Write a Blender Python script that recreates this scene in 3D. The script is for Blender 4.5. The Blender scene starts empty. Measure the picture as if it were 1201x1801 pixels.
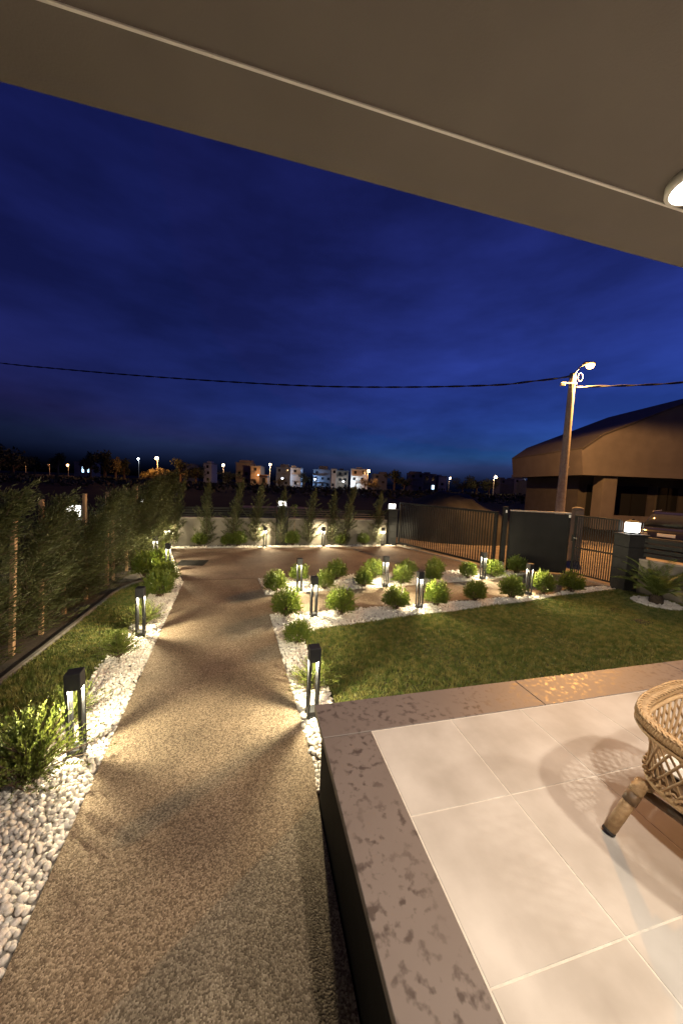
import bpy, math, random
import numpy as np
from mathutils import Vector, Matrix

random.seed(7)
rng = np.random.default_rng(7)
scene = bpy.context.scene
col = scene.collection
PI = math.pi

# ------------------------------------------------------------------ camera
CAM_H = 2.3
XD = np.array([0.96954385, 0.01903739, 0.24417677])    # world X in camera axes (right, down, forward)
YD = np.array([-0.24153194, -0.09088151, 0.96612777])
ZD = np.array([0.0405837, -0.99567973, -0.08351547])
F, CX, CY = 590.0, 600.5, 900.5
cam_d = bpy.data.cameras.new('camera')
cam = bpy.data.objects.new('camera', cam_d)
col.objects.link(cam)
right = Vector((XD[0], YD[0], ZD[0])); down = Vector((XD[1], YD[1], ZD[1])); fwd = Vector((XD[2], YD[2], ZD[2]))
m = Matrix.Identity(4)
for i in range(3):
    m[i][0] = right[i]; m[i][1] = -down[i]; m[i][2] = -fwd[i]
m[2][3] = CAM_H
cam.matrix_world = m
cam_d.sensor_fit = 'HORIZONTAL'; cam_d.sensor_width = 36.0
cam_d.lens = F / 1201.0 * 36.0
cam_d.clip_start = 0.05; cam_d.clip_end = 6000
scene.camera = cam

# ------------------------------------------------------------------ world: dusk sky, the sun already set to the right
world = bpy.data.worlds.new('World'); scene.world = world; world.use_nodes = True
wn = world.node_tree.nodes; wl = world.node_tree.links
wn.clear()
w_out = wn.new('ShaderNodeOutputWorld'); w_bg = wn.new('ShaderNodeBackground'); w_sky = wn.new('ShaderNodeTexSky')
w_sky.sky_type = 'NISHITA'; w_sky.sun_disc = False
w_sky.sun_elevation = math.radians(-2.2); w_sky.sun_rotation = math.radians(66)
w_sky.ozone_density = 7.5; w_sky.dust_density = 0.0; w_sky.air_density = 1.0
w_co = wn.new('ShaderNodeTexCoord'); w_map = wn.new('ShaderNodeMapping'); w_no = wn.new('ShaderNodeTexNoise')
w_map.inputs['Scale'].default_value = (1.2, 1.2, 4.0)
w_no.inputs['Scale'].default_value = 2.2; w_no.inputs['Detail'].default_value = 5; w_no.inputs['Roughness'].default_value = 0.55
w_ra = wn.new('ShaderNodeMapRange'); w_ra.inputs[1].default_value = 0.35; w_ra.inputs[2].default_value = 0.75
w_ra.inputs[3].default_value = 0.62; w_ra.inputs[4].default_value = 1.25
w_mx = wn.new('ShaderNodeMix'); w_mx.data_type = 'RGBA'; w_mx.blend_type = 'MULTIPLY'; w_mx.inputs[0].default_value = 1.0
w_tint = wn.new('ShaderNodeMix'); w_tint.data_type = 'RGBA'; w_tint.blend_type = 'MULTIPLY'; w_tint.inputs[0].default_value = 1.0
w_tint.inputs[7].default_value = (1.2, 1.6, 1.1, 1)
wl.new(w_co.outputs['Generated'], w_map.inputs[0]); wl.new(w_map.outputs[0], w_no.inputs['Vector'])
wl.new(w_no.outputs['Fac'], w_ra.inputs[0])
# deep ozone blue right down to the horizon: no afterglow is left in this sky
w_sep = wn.new('ShaderNodeSeparateColor'); w_com = wn.new('ShaderNodeCombineColor'); wl.new(w_sky.outputs[0], w_sep.inputs[0])
for ch, k in ((0, 0.17), (1, 0.215)):
    mu = wn.new('ShaderNodeMath'); mu.operation = 'MULTIPLY'; mu.inputs[1].default_value = k; wl.new(w_sep.outputs[2], mu.inputs[0])
    mi = wn.new('ShaderNodeMath'); mi.operation = 'MINIMUM'; wl.new(mu.outputs[0], mi.inputs[0]); wl.new(w_sep.outputs[ch], mi.inputs[1]); wl.new(mi.outputs[0], w_com.inputs[ch])
wl.new(w_sep.outputs[2], w_com.inputs[2])
wl.new(w_com.outputs[0], w_mx.inputs[6]); wl.new(w_ra.outputs[0], w_mx.inputs[7])
wl.new(w_mx.outputs[2], w_tint.inputs[6]); wl.new(w_tint.outputs[2], w_bg.inputs[0])
SKY_STRENGTH = 0.15
w_bg.inputs[1].default_value = SKY_STRENGTH
wl.new(w_bg.outputs[0], w_out.inputs[0])

# ------------------------------------------------------------------ exposure
vs = scene.view_settings
vs.view_transform = 'Standard'; vs.look = 'None'; vs.exposure = 2.7; vs.gamma = 1.0; vs.use_curve_mapping = False
scene.cycles.use_denoising = True
scene.cycles.max_bounces = 5
scene.cycles.diffuse_bounces = 3; scene.cycles.glossy_bounces = 2; scene.cycles.transparent_max_bounces = 4
scene.cycles.sample_clamp_indirect = 4.0
scene.cycles.use_light_tree = True

EV = 2.0 ** -2.7          # lamp strengths below are written for exposure 0
P_BOLLARD = 92.0 * EV
P_CEILING = 250.0 * EV
P_STREET = 7500.0 * EV

# ------------------------------------------------------------------ pixel -> place
def ray(px, py):
    d = np.array([px - CX, py - CY, F])
    return np.array([d @ XD, d @ YD, d @ ZD])
def G(px, py, z=0.0):
    r = ray(px, py); t = (z - CAM_H) / r[2]
    return (r[0] * t, r[1] * t)
def AD(px, py, d):
    r = ray(px, py) / F * d
    return Vector((r[0], r[1], r[2] + CAM_H))
def on_plane(px, py, a, b):
    """the point of the pixel's ray on the upright plane through ground points a and b"""
    r = ray(px, py); nx, ny = (b[1] - a[1]), -(b[0] - a[0])
    t = (a[0] * nx + a[1] * ny) / (r[0] * nx + r[1] * ny)
    return Vector((r[0] * t, r[1] * t, r[2] * t + CAM_H))

# ------------------------------------------------------------------ materials
MATS = {}
def mat(name, color, rough=0.8, var=0.0, scale=20.0, color2=None, bump=0.0, bscale=None, metal=0.0, spec=0.5,
        emit=None, estr=0.0, transl=0.0, objvar=0.0, detail=6.0, coords='Object', lo=0.35, hi=0.65, stretch=None):
    if name in MATS: return MATS[name]
    M = bpy.data.materials.new(name); M.use_nodes = True
    nt = M.node_tree; n = nt.nodes; l = nt.links
    p = n['Principled BSDF']; out = n['Material Output']
    p.inputs['Base Color'].default_value = (*color, 1); p.inputs['Roughness'].default_value = rough
    p.inputs['Metallic'].default_value = metal
    p.inputs['Specular IOR Level'].default_value = spec
    tc = n.new('ShaderNodeTexCoord')
    src = n.new('ShaderNodeNewGeometry').outputs['Position'] if coords == 'World' else tc.outputs[coords]
    if stretch:
        mp = n.new('ShaderNodeMapping'); mp.inputs['Scale'].default_value = stretch
        l.new(src, mp.inputs[0]); src = mp.outputs[0]
    colsock = None
    if var or color2:
        no = n.new('ShaderNodeTexNoise'); no.inputs['Scale'].default_value = scale; no.inputs['Detail'].default_value = detail
        l.new(src, no.inputs['Vector'])
        mr = n.new('ShaderNodeMapRange'); mr.inputs[1].default_value = lo; mr.inputs[2].default_value = hi
        l.new(no.outputs['Fac'], mr.inputs[0])
        mx = n.new('ShaderNodeMix'); mx.data_type = 'RGBA'
        c2 = color2 or tuple(c * (1 - var) for c in color)
        c1 = color if color2 else tuple(min(1, c * (1 + var)) for c in color)
        mx.inputs[6].default_value = (*c1, 1); mx.inputs[7].default_value = (*c2, 1)
        l.new(mr.outputs[0], mx.inputs[0])
        colsock = mx.outputs[2]
    if objvar:
        oi = n.new('ShaderNodeObjectInfo'); hv = n.new('ShaderNodeHueSaturation')
        m1 = n.new('ShaderNodeMapRange'); m1.inputs[3].default_value = 1 - objvar; m1.inputs[4].default_value = 1 + objvar
        l.new(oi.outputs['Random'], m1.inputs[0]); l.new(m1.outputs[0], hv.inputs['Value'])
        if colsock: l.new(colsock, hv.inputs['Color'])
        else: hv.inputs['Color'].default_value = (*color, 1)
        colsock = hv.outputs[0]
    if colsock: l.new(colsock, p.inputs['Base Color'])
    if bump:
        nb = n.new('ShaderNodeTexNoise'); nb.inputs['Scale'].default_value = bscale or scale * 3; nb.inputs['Detail'].default_value = 4
        l.new(src, nb.inputs['Vector'])
        bp = n.new('ShaderNodeBump'); bp.inputs['Strength'].default_value = bump; bp.inputs['Distance'].default_value = 0.01
        l.new(nb.outputs['Fac'], bp.inputs['Height']); l.new(bp.outputs[0], p.inputs['Normal'])
    if emit:
        p.inputs['Emission Color'].default_value = (*emit, 1); p.inputs['Emission Strength'].default_value = estr * EV
    if transl:
        tr = n.new('ShaderNodeBsdfTranslucent'); ms = n.new('ShaderNodeMixShader'); ms.inputs[0].default_value = transl
        if colsock: l.new(colsock, tr.inputs[0])
        else: tr.inputs[0].default_value = (*color, 1)
        l.new(p.outputs[0], ms.inputs[1]); l.new(tr.outputs[0], ms.inputs[2]); l.new(ms.outputs[0], out.inputs[0])
    MATS[name] = M
    return M

def speckle(name, base, dark, light, scale, rough=0.85, bump=0.5, big=None, bigscale=1.5, spec=0.4):
    """washed aggregate: fine stones of several tones in a mortar, plus broad stains"""
    M = bpy.data.materials.new(name); M.use_nodes = True
    nt = M.node_tree; n = nt.nodes; l = nt.links; p = n['Principled BSDF']
    p.inputs['Roughness'].default_value = rough; p.inputs['Specular IOR Level'].default_value = spec
    tc = n.new('ShaderNodeTexCoord')
    vo = n.new('ShaderNodeTexVoronoi'); vo.inputs['Scale'].default_value = scale
    l.new(tc.outputs['Object'], vo.inputs['Vector'])
    se = n.new('ShaderNodeSeparateColor'); l.new(vo.outputs['Color'], se.inputs[0])
    cr = n.new('ShaderNodeValToRGB')
    cr.color_ramp.elements[0].color = (*dark, 1); cr.color_ramp.elements[1].color = (*light, 1)
    e = cr.color_ramp.elements.new(0.5); e.color = (*base, 1)
    cr.color_ramp.elements[0].position = 0.05; cr.color_ramp.elements[2].position = 0.97
    l.new(se.outputs[0], cr.inputs[0])
    nz = n.new('ShaderNodeTexNoise'); nz.inputs['Scale'].default_value = bigscale; nz.inputs['Detail'].default_value = 6
    l.new(tc.outputs['Object'], nz.inputs['Vector'])
    mr = n.new('ShaderNodeMapRange'); mr.inputs[1].default_value = 0.35; mr.inputs[2].default_value = 0.7
    mr.inputs[3].default_value = 0.72; mr.inputs[4].default_value = 1.18
    l.new(nz.outputs['Fac'], mr.inputs[0])
    mx = n.new('ShaderNodeMix'); mx.data_type = 'RGBA'; mx.blend_type = 'MULTIPLY'; mx.inputs[0].default_value = 1
    l.new(cr.outputs[0], mx.inputs[6]); l.new(mr.outputs[0], mx.inputs[7]); l.new(mx.outputs[2], p.inputs['Base Color'])
    bp = n.new('ShaderNodeBump'); bp.inputs['Strength'].default_value = bump; bp.inputs['Distance'].default_value = 0.006
    bp.invert = True
    l.new(vo.outputs['Distance'], bp.inputs['Height']); l.new(bp.outputs[0], p.inputs['Normal'])
    MATS[name] = M
    return M

mat('mound_soil', (0.030, 0.029, 0.028), 0.95, color2=(0.02, 0.019, 0.018), scale=3, bump=0.8, bscale=14)
mat('soil', (0.055, 0.042, 0.03), 0.95, color2=(0.03, 0.023, 0.018), scale=6, bump=0.8, bscale=30)
mat('field', (0.018, 0.013, 0.007), 0.95, spec=0.1, color2=(0.009, 0.0065, 0.004), scale=0.15, bump=0.6, bscale=2)
mat('asphalt', (0.24, 0.20, 0.16), 0.9, color2=(0.15, 0.125, 0.10), scale=2, bump=0.5, bscale=120)
speckle('aggregate', (0.205, 0.155, 0.105), (0.10, 0.072, 0.046), (0.36, 0.29, 0.21), 125)
speckle('aggregate_drive', (0.15, 0.105, 0.075), (0.08, 0.055, 0.04), (0.26, 0.20, 0.15), 110)
mat('pebble', (0.78, 0.75, 0.70), 0.55, color2=(0.60, 0.56, 0.51), scale=4, bump=0.25, bscale=25, objvar=0.06)
mat('gravel_base', (0.42, 0.39, 0.35), 0.9, color2=(0.22, 0.2, 0.18), scale=30, bump=1, bscale=40)
mat('lawn_soil', (0.05, 0.07, 0.02), 0.95, color2=(0.075, 0.075, 0.03), scale=8, bump=1, bscale=60)
mat('grass', (0.085, 0.125, 0.022), 0.6, color2=(0.25, 0.235, 0.07), scale=11, transl=0.25, lo=0.38, hi=0.66, detail=8)
mat('edging', (0.16, 0.15, 0.135), 0.8, var=0.2, scale=12)
mat('tile', (0.585, 0.55, 0.50), 0.6, spec=0.25, coords='World', detail=9, color2=(0.40, 0.365, 0.32), scale=3.1, bump=0.05, bscale=60, objvar=0.035, lo=0.3, hi=0.7)
mat('grout', (0.66, 0.61, 0.53), 0.9, var=0.08, scale=40)
def coping_mat():
    M = bpy.data.materials.new('coping'); M.use_nodes = True
    nt = M.node_tree; n = nt.nodes; l = nt.links; p = n['Principled BSDF']
    tc = n.new('ShaderNodeTexCoord')
    n1 = n.new('ShaderNodeTexNoise'); n1.inputs['Scale'].default_value = 26; n1.inputs['Detail'].default_value = 2.5
    n2 = n.new('ShaderNodeTexNoise'); n2.inputs['Scale'].default_value = 3; n2.inputs['Detail'].default_value = 6
    n3 = n.new('ShaderNodeTexNoise'); n3.inputs['Scale'].default_value = 160
    for q in (n1, n2, n3): l.new(tc.outputs['Object'], q.inputs['Vector'])
    mr = n.new('ShaderNodeMapRange'); mr.inputs[1].default_value = 0.53; mr.inputs[2].default_value = 0.66; l.new(n1.outputs['Fac'], mr.inputs[0])
    mk = n.new('ShaderNodeMapRange'); mk.inputs[1].default_value = 0.36; mk.inputs[2].default_value = 0.54; l.new(n2.outputs['Fac'], mk.inputs[0])
    mm = n.new('ShaderNodeMath'); mm.operation = 'MULTIPLY'; l.new(mr.outputs[0], mm.inputs[0]); l.new(mk.outputs[0], mm.inputs[1])
    base = n.new('ShaderNodeMix'); base.data_type = 'RGBA'; base.inputs[6].default_value = (0.15, 0.123, 0.108, 1); base.inputs[7].default_value = (0.195, 0.165, 0.148, 1)
    l.new(n2.outputs['Fac'], base.inputs[0])
    mx = n.new('ShaderNodeMix'); mx.data_type = 'RGBA'; mx.inputs[7].default_value = (0.08, 0.062, 0.053, 1)
    l.new(base.outputs[2], mx.inputs[6]); l.new(mm.outputs[0], mx.inputs[0]); l.new(mx.outputs[2], p.inputs['Base Color'])
    rr = n.new('ShaderNodeMapRange'); rr.inputs[3].default_value = 0.55; rr.inputs[4].default_value = 0.40; l.new(mm.outputs[0], rr.inputs[0]); l.new(rr.outputs[0], p.inputs['Roughness'])
    bp = n.new('ShaderNodeBump'); bp.inputs['Strength'].default_value = 0.06; bp.inputs['Distance'].default_value = 0.003; l.new(n3.outputs['Fac'], bp.inputs['Height']); l.new(bp.outputs[0], p.inputs['Normal'])
    MATS['coping'] = M
coping_mat()
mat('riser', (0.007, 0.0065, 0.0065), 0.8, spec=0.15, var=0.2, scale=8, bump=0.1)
mat('plaster', (0.25, 0.225, 0.185), 0.9, color2=(0.165, 0.147, 0.12), scale=2.5, bump=0.3, bscale=60)
mat('wall_coping', (0.30, 0.26, 0.22), 0.8, var=0.15, scale=6)
mat('soffit', (0.175, 0.157, 0.143), 0.9, var=0.05, scale=3, bump=0.1, bscale=120)
mat('white_paint', (0.8, 0.79, 0.76), 0.6, var=0.03, scale=5)
mat('anthracite', (0.010, 0.010, 0.010), 0.6, spec=0.2, var=0.15, scale=6, bump=0.05, bscale=150)
mat('anthracite_panel', (0.012, 0.012, 0.0115), 0.6, spec=0.25, var=0.15, scale=3)
mat('pillar_stone', (0.022, 0.022, 0.022), 0.7, color2=(0.012, 0.012, 0.012), scale=7, bump=0.5, bscale=40)
mat('rail_metal', (0.42, 0.38, 0.33), 0.4, metal=0.6, var=0.1)
mat('bollard_paint', (0.02, 0.021, 0.024), 0.55, spec=0.3, var=0.15, scale=14, bump=0.06, bscale=260)
mat('diffuser', (0.9, 0.9, 0.88), 0.5, emit=(1.0, 0.93, 0.78), estr=14)
mat('lantern_glass', (0.9, 0.9, 0.9), 0.4, emit=(1.0, 0.96, 0.88), estr=11)
mat('street_glass', (0.9, 0.8, 0.6), 0.4, emit=(1.0, 0.50, 0.13), estr=80)
mat('far_glass_warm', (0.9, 0.8, 0.6), 0.4, emit=(1.0, 0.58, 0.26), estr=34)
mat('far_glass_red', (0.9, 0.8, 0.6), 0.4, emit=(1.0, 0.42, 0.15), estr=34)
mat('far_glass_white', (0.9, 0.9, 0.9), 0.4, emit=(0.85, 0.93, 1.0), estr=14)
mat('window_blue', (0.2, 0.25, 0.3), 0.3, emit=(0.45, 0.7, 1.0), estr=5)
mat('window_warm', (0.3, 0.25, 0.2), 0.3, emit=(1.0, 0.7, 0.4), estr=2.5)
mat('glass_dark', (0.02, 0.022, 0.026), 0.08, spec=0.6)
mat('concrete_pole', (0.42, 0.38, 0.33), 0.85, color2=(0.32, 0.285, 0.245), scale=9, bump=0.3, bscale=50)
mat('cable', (0.012, 0.012, 0.013), 0.5)
mat('galvanised', (0.45, 0.44, 0.42), 0.45, metal=0.5, var=0.1)
mat('bark', (0.085, 0.058, 0.038), 0.95, var=0.3, scale=30, bump=0.6, bscale=60)
mat('stake_wood', (0.36, 0.235, 0.135), 0.8, color2=(0.26, 0.16, 0.09), scale=14, stretch=(6, 6, 0.7), bump=0.3, objvar=0.12)
mat('shrub_leaf', (0.15, 0.185, 0.022), 0.5, color2=(0.075, 0.12, 0.016), scale=9, transl=0.3, objvar=0.16)
mat('rosemary_leaf', (0.16, 0.185, 0.035), 0.5, color2=(0.09, 0.13, 0.025), scale=9, transl=0.3, objvar=0.1)
mat('cypress_leaf', (0.085, 0.092, 0.03), 0.6, color2=(0.045, 0.056, 0.018), scale=5, transl=0.22, objvar=0.15)
mat('palm_leaf', (0.13, 0.16, 0.03), 0.45, color2=(0.08, 0.11, 0.022), scale=5, transl=0.2)
mat('palm_trunk', (0.05, 0.036, 0.026), 0.95, var=0.3, scale=30, bump=0.8)
mat('far_leaf', (0.04, 0.05, 0.02), 0.8, color2=(0.025, 0.033, 0.013), scale=0.6, objvar=0.2)
mat('far_lit_leaf', (0.16, 0.13, 0.05), 0.8, color2=(0.10, 0.09, 0.03), scale=0.6, objvar=0.2)  # warmer, paler copy of far_leaf: orange lamplight put into the leaf colour
mat('house_render', (0.145, 0.135, 0.15), 0.9, color2=(0.12, 0.112, 0.125), scale=1.2, bump=0.2, bscale=40)
mat('house_trim', (0.07, 0.066, 0.072), 0.9, var=0.1, scale=2)
mat('far_white', (0.42, 0.42, 0.42), 0.9, var=0.08, scale=0.6)
mat('far_tan', (0.22, 0.17, 0.13), 0.9, var=0.1, scale=0.6)
mat('far_grey', (0.15, 0.155, 0.17), 0.9, var=0.1, scale=0.6)
mat('roof_tile', (0.16, 0.085, 0.06), 0.9, var=0.2, scale=2)
mat('car_paint', (0.012, 0.012, 0.014), 0.18, spec=0.7)
mat('car_trim', (0.02, 0.02, 0.02), 0.5)
mat('rubber', (0.02, 0.02, 0.02), 0.8)
mat('plate', (0.75, 0.74, 0.70), 0.4)
mat('headlight', (0.5, 0.5, 0.5), 0.1, metal=0.6)
mat('rattan', (0.46, 0.305, 0.155), 0.5, color2=(0.35, 0.215, 0.10), scale=26, bump=0.5, bscale=130, stretch=(1, 1, 3))
mat('rattan_dark', (0.16, 0.098, 0.05), 0.5, var=0.25, scale=20, bump=0.3)
mat('rattan_cane', (0.40, 0.26, 0.13), 0.5, color2=(0.27, 0.165, 0.08), scale=14, bump=0.2)
mat('plastic_dark', (0.03, 0.032, 0.03), 0.9, var=0.2, spec=0.1)
mat('rubber_foot', (0.03, 0.025, 0.022), 0.7)
mat('cushion', (0.62, 0.58, 0.52), 0.9, var=0.06, scale=40, bump=0.2, bscale=300)
mat('plastic_grey', (0.16, 0.165, 0.17), 0.5, var=0.1)
mat('sensor_white', (0.75, 0.75, 0.74), 0.4)
mat('drain', (0.028, 0.027, 0.026), 0.9, spec=0.1, var=0.2, scale=10)

# ------------------------------------------------------------------ mesh helpers
class MB:
    def __init__(s): s.v = []; s.f = []
    def _add(s, vs, fs):
        o = len(s.v); s.v += [tuple(v) for v in vs]; s.f += [tuple(i + o for i in f) for f in fs]; return s
    def box(s, x0, x1, y0, y1, z0, z1, b=0.0):
        if b <= 0:
            vs = [(x, y, z) for z in (z0, z1) for x, y in ((x0, y0), (x1, y0), (x1, y1), (x0, y1))]
            return s._add(vs, [(3, 2, 1, 0), (4, 5, 6, 7), (0, 1, 5, 4), (1, 2, 6, 5), (2, 3, 7, 6), (3, 0, 4, 7)])
        rings = []
        for z, q in ((z0, b), (z0 + b, 0), (z1 - b, 0), (z1, b)):
            rings.append([(x0 + b + q * 0, y0 + q, z), (x1 - b, y0 + q, z), (x1 - q, y0 + b, z), (x1 - q, y1 - b, z),
                          (x1 - b, y1 - q, z), (x0 + b, y1 - q, z), (x0 + q, y1 - b, z), (x0 + q, y0 + b, z)])
        vs = sum(rings, []); fs = [tuple(range(7, -1, -1)), tuple(range(24, 32))]
        for r in range(3):
            for i in range(8):
                j = (i + 1) % 8; fs.append((r * 8 + i, r * 8 + j, r * 8 + 8 + j, r * 8 + 8 + i))
        return s._add(vs, fs)
    def prism(s, poly, z0, z1):
        n = len(poly); a = sum(poly[i][0] * poly[(i + 1) % n][1] - poly[(i + 1) % n][0] * poly[i][1] for i in range(n))
        if a < 0: poly = poly[::-1]
        vs = [(x, y, z0) for x, y in poly] + [(x, y, z1) for x, y in poly]
        fs = [tuple(range(n - 1, -1, -1)), tuple(range(n, 2 * n))] + [(i, (i + 1) % n, n + (i + 1) % n, n + i) for i in range(n)]
        return s._add(vs, fs)
    def tube(s, pts, r, seg=8, cap=True):
        pts = [Vector(p) for p in pts]; n = len(pts)
        rs = r if hasattr(r, '__len__') else [r] * n
        rings = []; up = None
        for i, p in enumerate(pts):
            t = (pts[min(i + 1, n - 1)] - pts[max(i - 1, 0)])
            if t.length < 1e-9: t = Vector((0, 0, 1))
            t.normalize()
            if up is None:
                up = t.orthogonal().normalized()
            else:
                up = (up - t * up.dot(t))
                up = up.normalized() if up.length > 1e-6 else t.orthogonal().normalized()
            w = t.cross(up)
            rings.append([p + (up * math.cos(2 * PI * k / seg) + w * math.sin(2 * PI * k / seg)) * rs[i] for k in range(seg)])
        vs = sum(rings, []); fs = []
        for i in range(n - 1):
            for k in range(seg):
                j = (k + 1) % seg
                fs.append((i * seg + k, i * seg + j, (i + 1) * seg + j, (i + 1) * seg + k))
        if cap: fs += [tuple(range(seg - 1, -1, -1)), tuple(range((n - 1) * seg, n * seg))]
        return s._add(vs, fs)
    def lathe(s, prof, seg=16, c=(0, 0, 0)):
        vs = []; fs = []; n = len(prof)
        for r, z in prof:
            for k in range(seg):
                a = 2 * PI * k / seg; vs.append((c[0] + r * math.cos(a), c[1] + r * math.sin(a), c[2] + z))
        for i in range(n - 1):
            for k in range(seg):
                j = (k + 1) % seg; fs.append((i * seg + k, i * seg + j, (i + 1) * seg + j, (i + 1) * seg + k))
        fs += [tuple(range(seg - 1, -1, -1)), tuple(range((n - 1) * seg, n * seg))]
        return s._add(vs, fs)
    def raw(s, vs, fs): return s._add(vs, fs)
    def xf(s, M):
        s.v = [tuple(M @ Vector(v)) for v in s.v]; return s
    def mesh(s, name, material, smooth=False):
        me = bpy.data.meshes.new(name); me.from_pydata(s.v, [], s.f); me.materials.append(MATS[material])
        if smooth: me.polygons.foreach_set('use_smooth', [True] * len(me.polygons))
        me.update(); return me
    def build(s, name, material, parent=None, smooth=False, **kw):
        return link(name, s.mesh(name, material, smooth), parent, **kw)

def link(name, me, parent=None, loc=None, rot=None, scale=None, **kw):
    o = bpy.data.objects.new(name, me); col.objects.link(o)
    if parent: o.parent = parent
    if loc is not None: o.location = loc
    if rot is not None: o.rotation_euler = rot
    if scale is not None: o.scale = scale if hasattr(scale, '__len__') else (scale,) * 3
    for k, v in kw.items(): o[k] = v
    return o
def thing(name, label, cat, loc=(0, 0, 0), rz=0.0, group=None, scale=None, rot=None):
    o = link(name, None, None, loc, rot or (0, 0, rz), scale); o.empty_display_size = 0.1
    o['label'] = label; o['category'] = cat
    if group: o['group'] = group
    return o
def struct(name, mb, material, **kw):
    return mb.build(name, material, kind='structure', **kw)
def copy_parts(src, dst):
    for ch in list(src.children):
        c = ch.copy(); col.objects.link(c); c.parent = dst
        for g in list(ch.children):
            d = g.copy(); col.objects.link(d); d.parent = c
def array_mesh(name, V, T, material, smooth=False):
    """V: (n,3) vertices, T: (m,k) faces, numpy"""
    me = bpy.data.meshes.new(name); k = T.shape[1]
    me.vertices.add(len(V)); me.vertices.foreach_set('co', V.astype(np.float32).ravel())
    me.loops.add(T.size); me.loops.foreach_set('vertex_index', T.astype(np.int32).ravel())
    me.polygons.add(len(T)); me.polygons.foreach_set('loop_start', np.arange(0, T.size, k, dtype=np.int32))
    me.polygons.foreach_set('loop_total', np.full(len(T), k, dtype=np.int32))
    if smooth: me.polygons.foreach_set('use_smooth', np.ones(len(T), dtype=bool))
    me.materials.append(MATS[material]); me.update(calc_edges=True); me.validate(); return me
def inside(poly, P):
    x, y = P[:, 0], P[:, 1]; r = np.zeros(len(P), bool); n = len(poly)
    for i in range(n):
        x0, y0 = poly[i]; x1, y1 = poly[(i + 1) % n]
        c = ((y0 > y) != (y1 > y))
        with np.errstate(divide='ignore', invalid='ignore'):
            r ^= c & (x < (x1 - x0) * (y - y0) / (y1 - y0 + 1e-12) + x0)
    return r
def leaves_mesh(name, P, D, L, W, material, fold=0.25):
    """diamond leaves: base points P, unit directions D, lengths L, widths W"""
    n = len(P); R = rng.normal(size=(n, 3)); S = np.cross(D, R); S /= np.linalg.norm(S, axis=1)[:, None] + 1e-9
    N = np.cross(S, D)
    a = P; b = P + D * (L * 0.45)[:, None] + S * (W / 2)[:, None] + N * (W * fold)[:, None]
    c = P + D * L[:, None]; d = P + D * (L * 0.45)[:, None] - S * (W / 2)[:, None] + N * (W * fold)[:, None]
    V = np.stack([a, b, c, d], 1).reshape(-1, 3); T = np.arange(4 * n).reshape(n, 4)
    return array_mesh(name, V, T, material)
def point_light(name, parent, loc, power, color, radius=0.03, spot=None, rot=None, blend=0.6):
    ld = bpy.data.lights.new(name, 'SPOT' if spot else 'POINT'); ld.energy = power; ld.color = color; ld.shadow_soft_size = radius
    if spot: ld.spot_size = spot; ld.spot_blend = blend
    o = bpy.data.objects.new(name, ld); col.objects.link(o); o.parent = parent; o.location = loc
    if rot: o.rotation_euler = rot
    return o

# ================================================================== THE SETTING
g = MB(); g.raw([(-3000, -600, -0.07), (3000, -600, -0.07), (3000, 4000, -0.07), (-3000, 4000, -0.07)], [(0, 1, 2, 3)])
struct('ground', g, 'field')
# road beyond the boundary
struct('road', MB().prism([(5.6, 13.2), (6.95, 8.25), (8.55, 7.55), (8.85, 6.2), (10.1, 2.0), (12, -4), (24, -4), (17.5, 10.5), (15.5, 14.5), (11, 22), (4, 32), (-2, 32)], -0.068, -0.045), 'asphalt')

# ground of the garden (soil)
struct('soil', MB().prism([(-3.55, 0), (0.43, 0), (0.43, 2.2), (9.2, 2.2), (8.9, 6.2), (8.6, 7.6), (7.0, 8.2), (6.8, 8.4), (5.3, 12.3), (-3.55, 12.3)], -0.066, -0.035), 'soil')

pathL = lambda y: -1.12 - (y - 2.19) * 0.0745
path_poly = [(pathL(-1.5), -1.5), (0.47, -1.5), (0.47, 2.3), (0.49, 2.48), (0.24, 5.77), (6.52, 6.06), (7.6, 6.45), (8.5, 6.5), (8.52, 7.42), (7.6, 7.72),
             (6.6, 7.45), (5.27, 7.20), (0.18, 6.76), (0.05, 7.95), (pathL(7.97), 7.97)]
struct('path', MB().prism(path_poly, -0.06, 0.0), 'aggregate')
drive_poly = [(pathL(7.97) - 0.02, 7.995), (0.05, 7.975), (2.1, 8.10), (5.55, 8.24), (6.60, 8.36), (5.28, 11.82), (-2.66, 11.68)]
struct('driveway', MB().prism(drive_poly, -0.06, -0.002), 'aggregate_drive')

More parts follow.
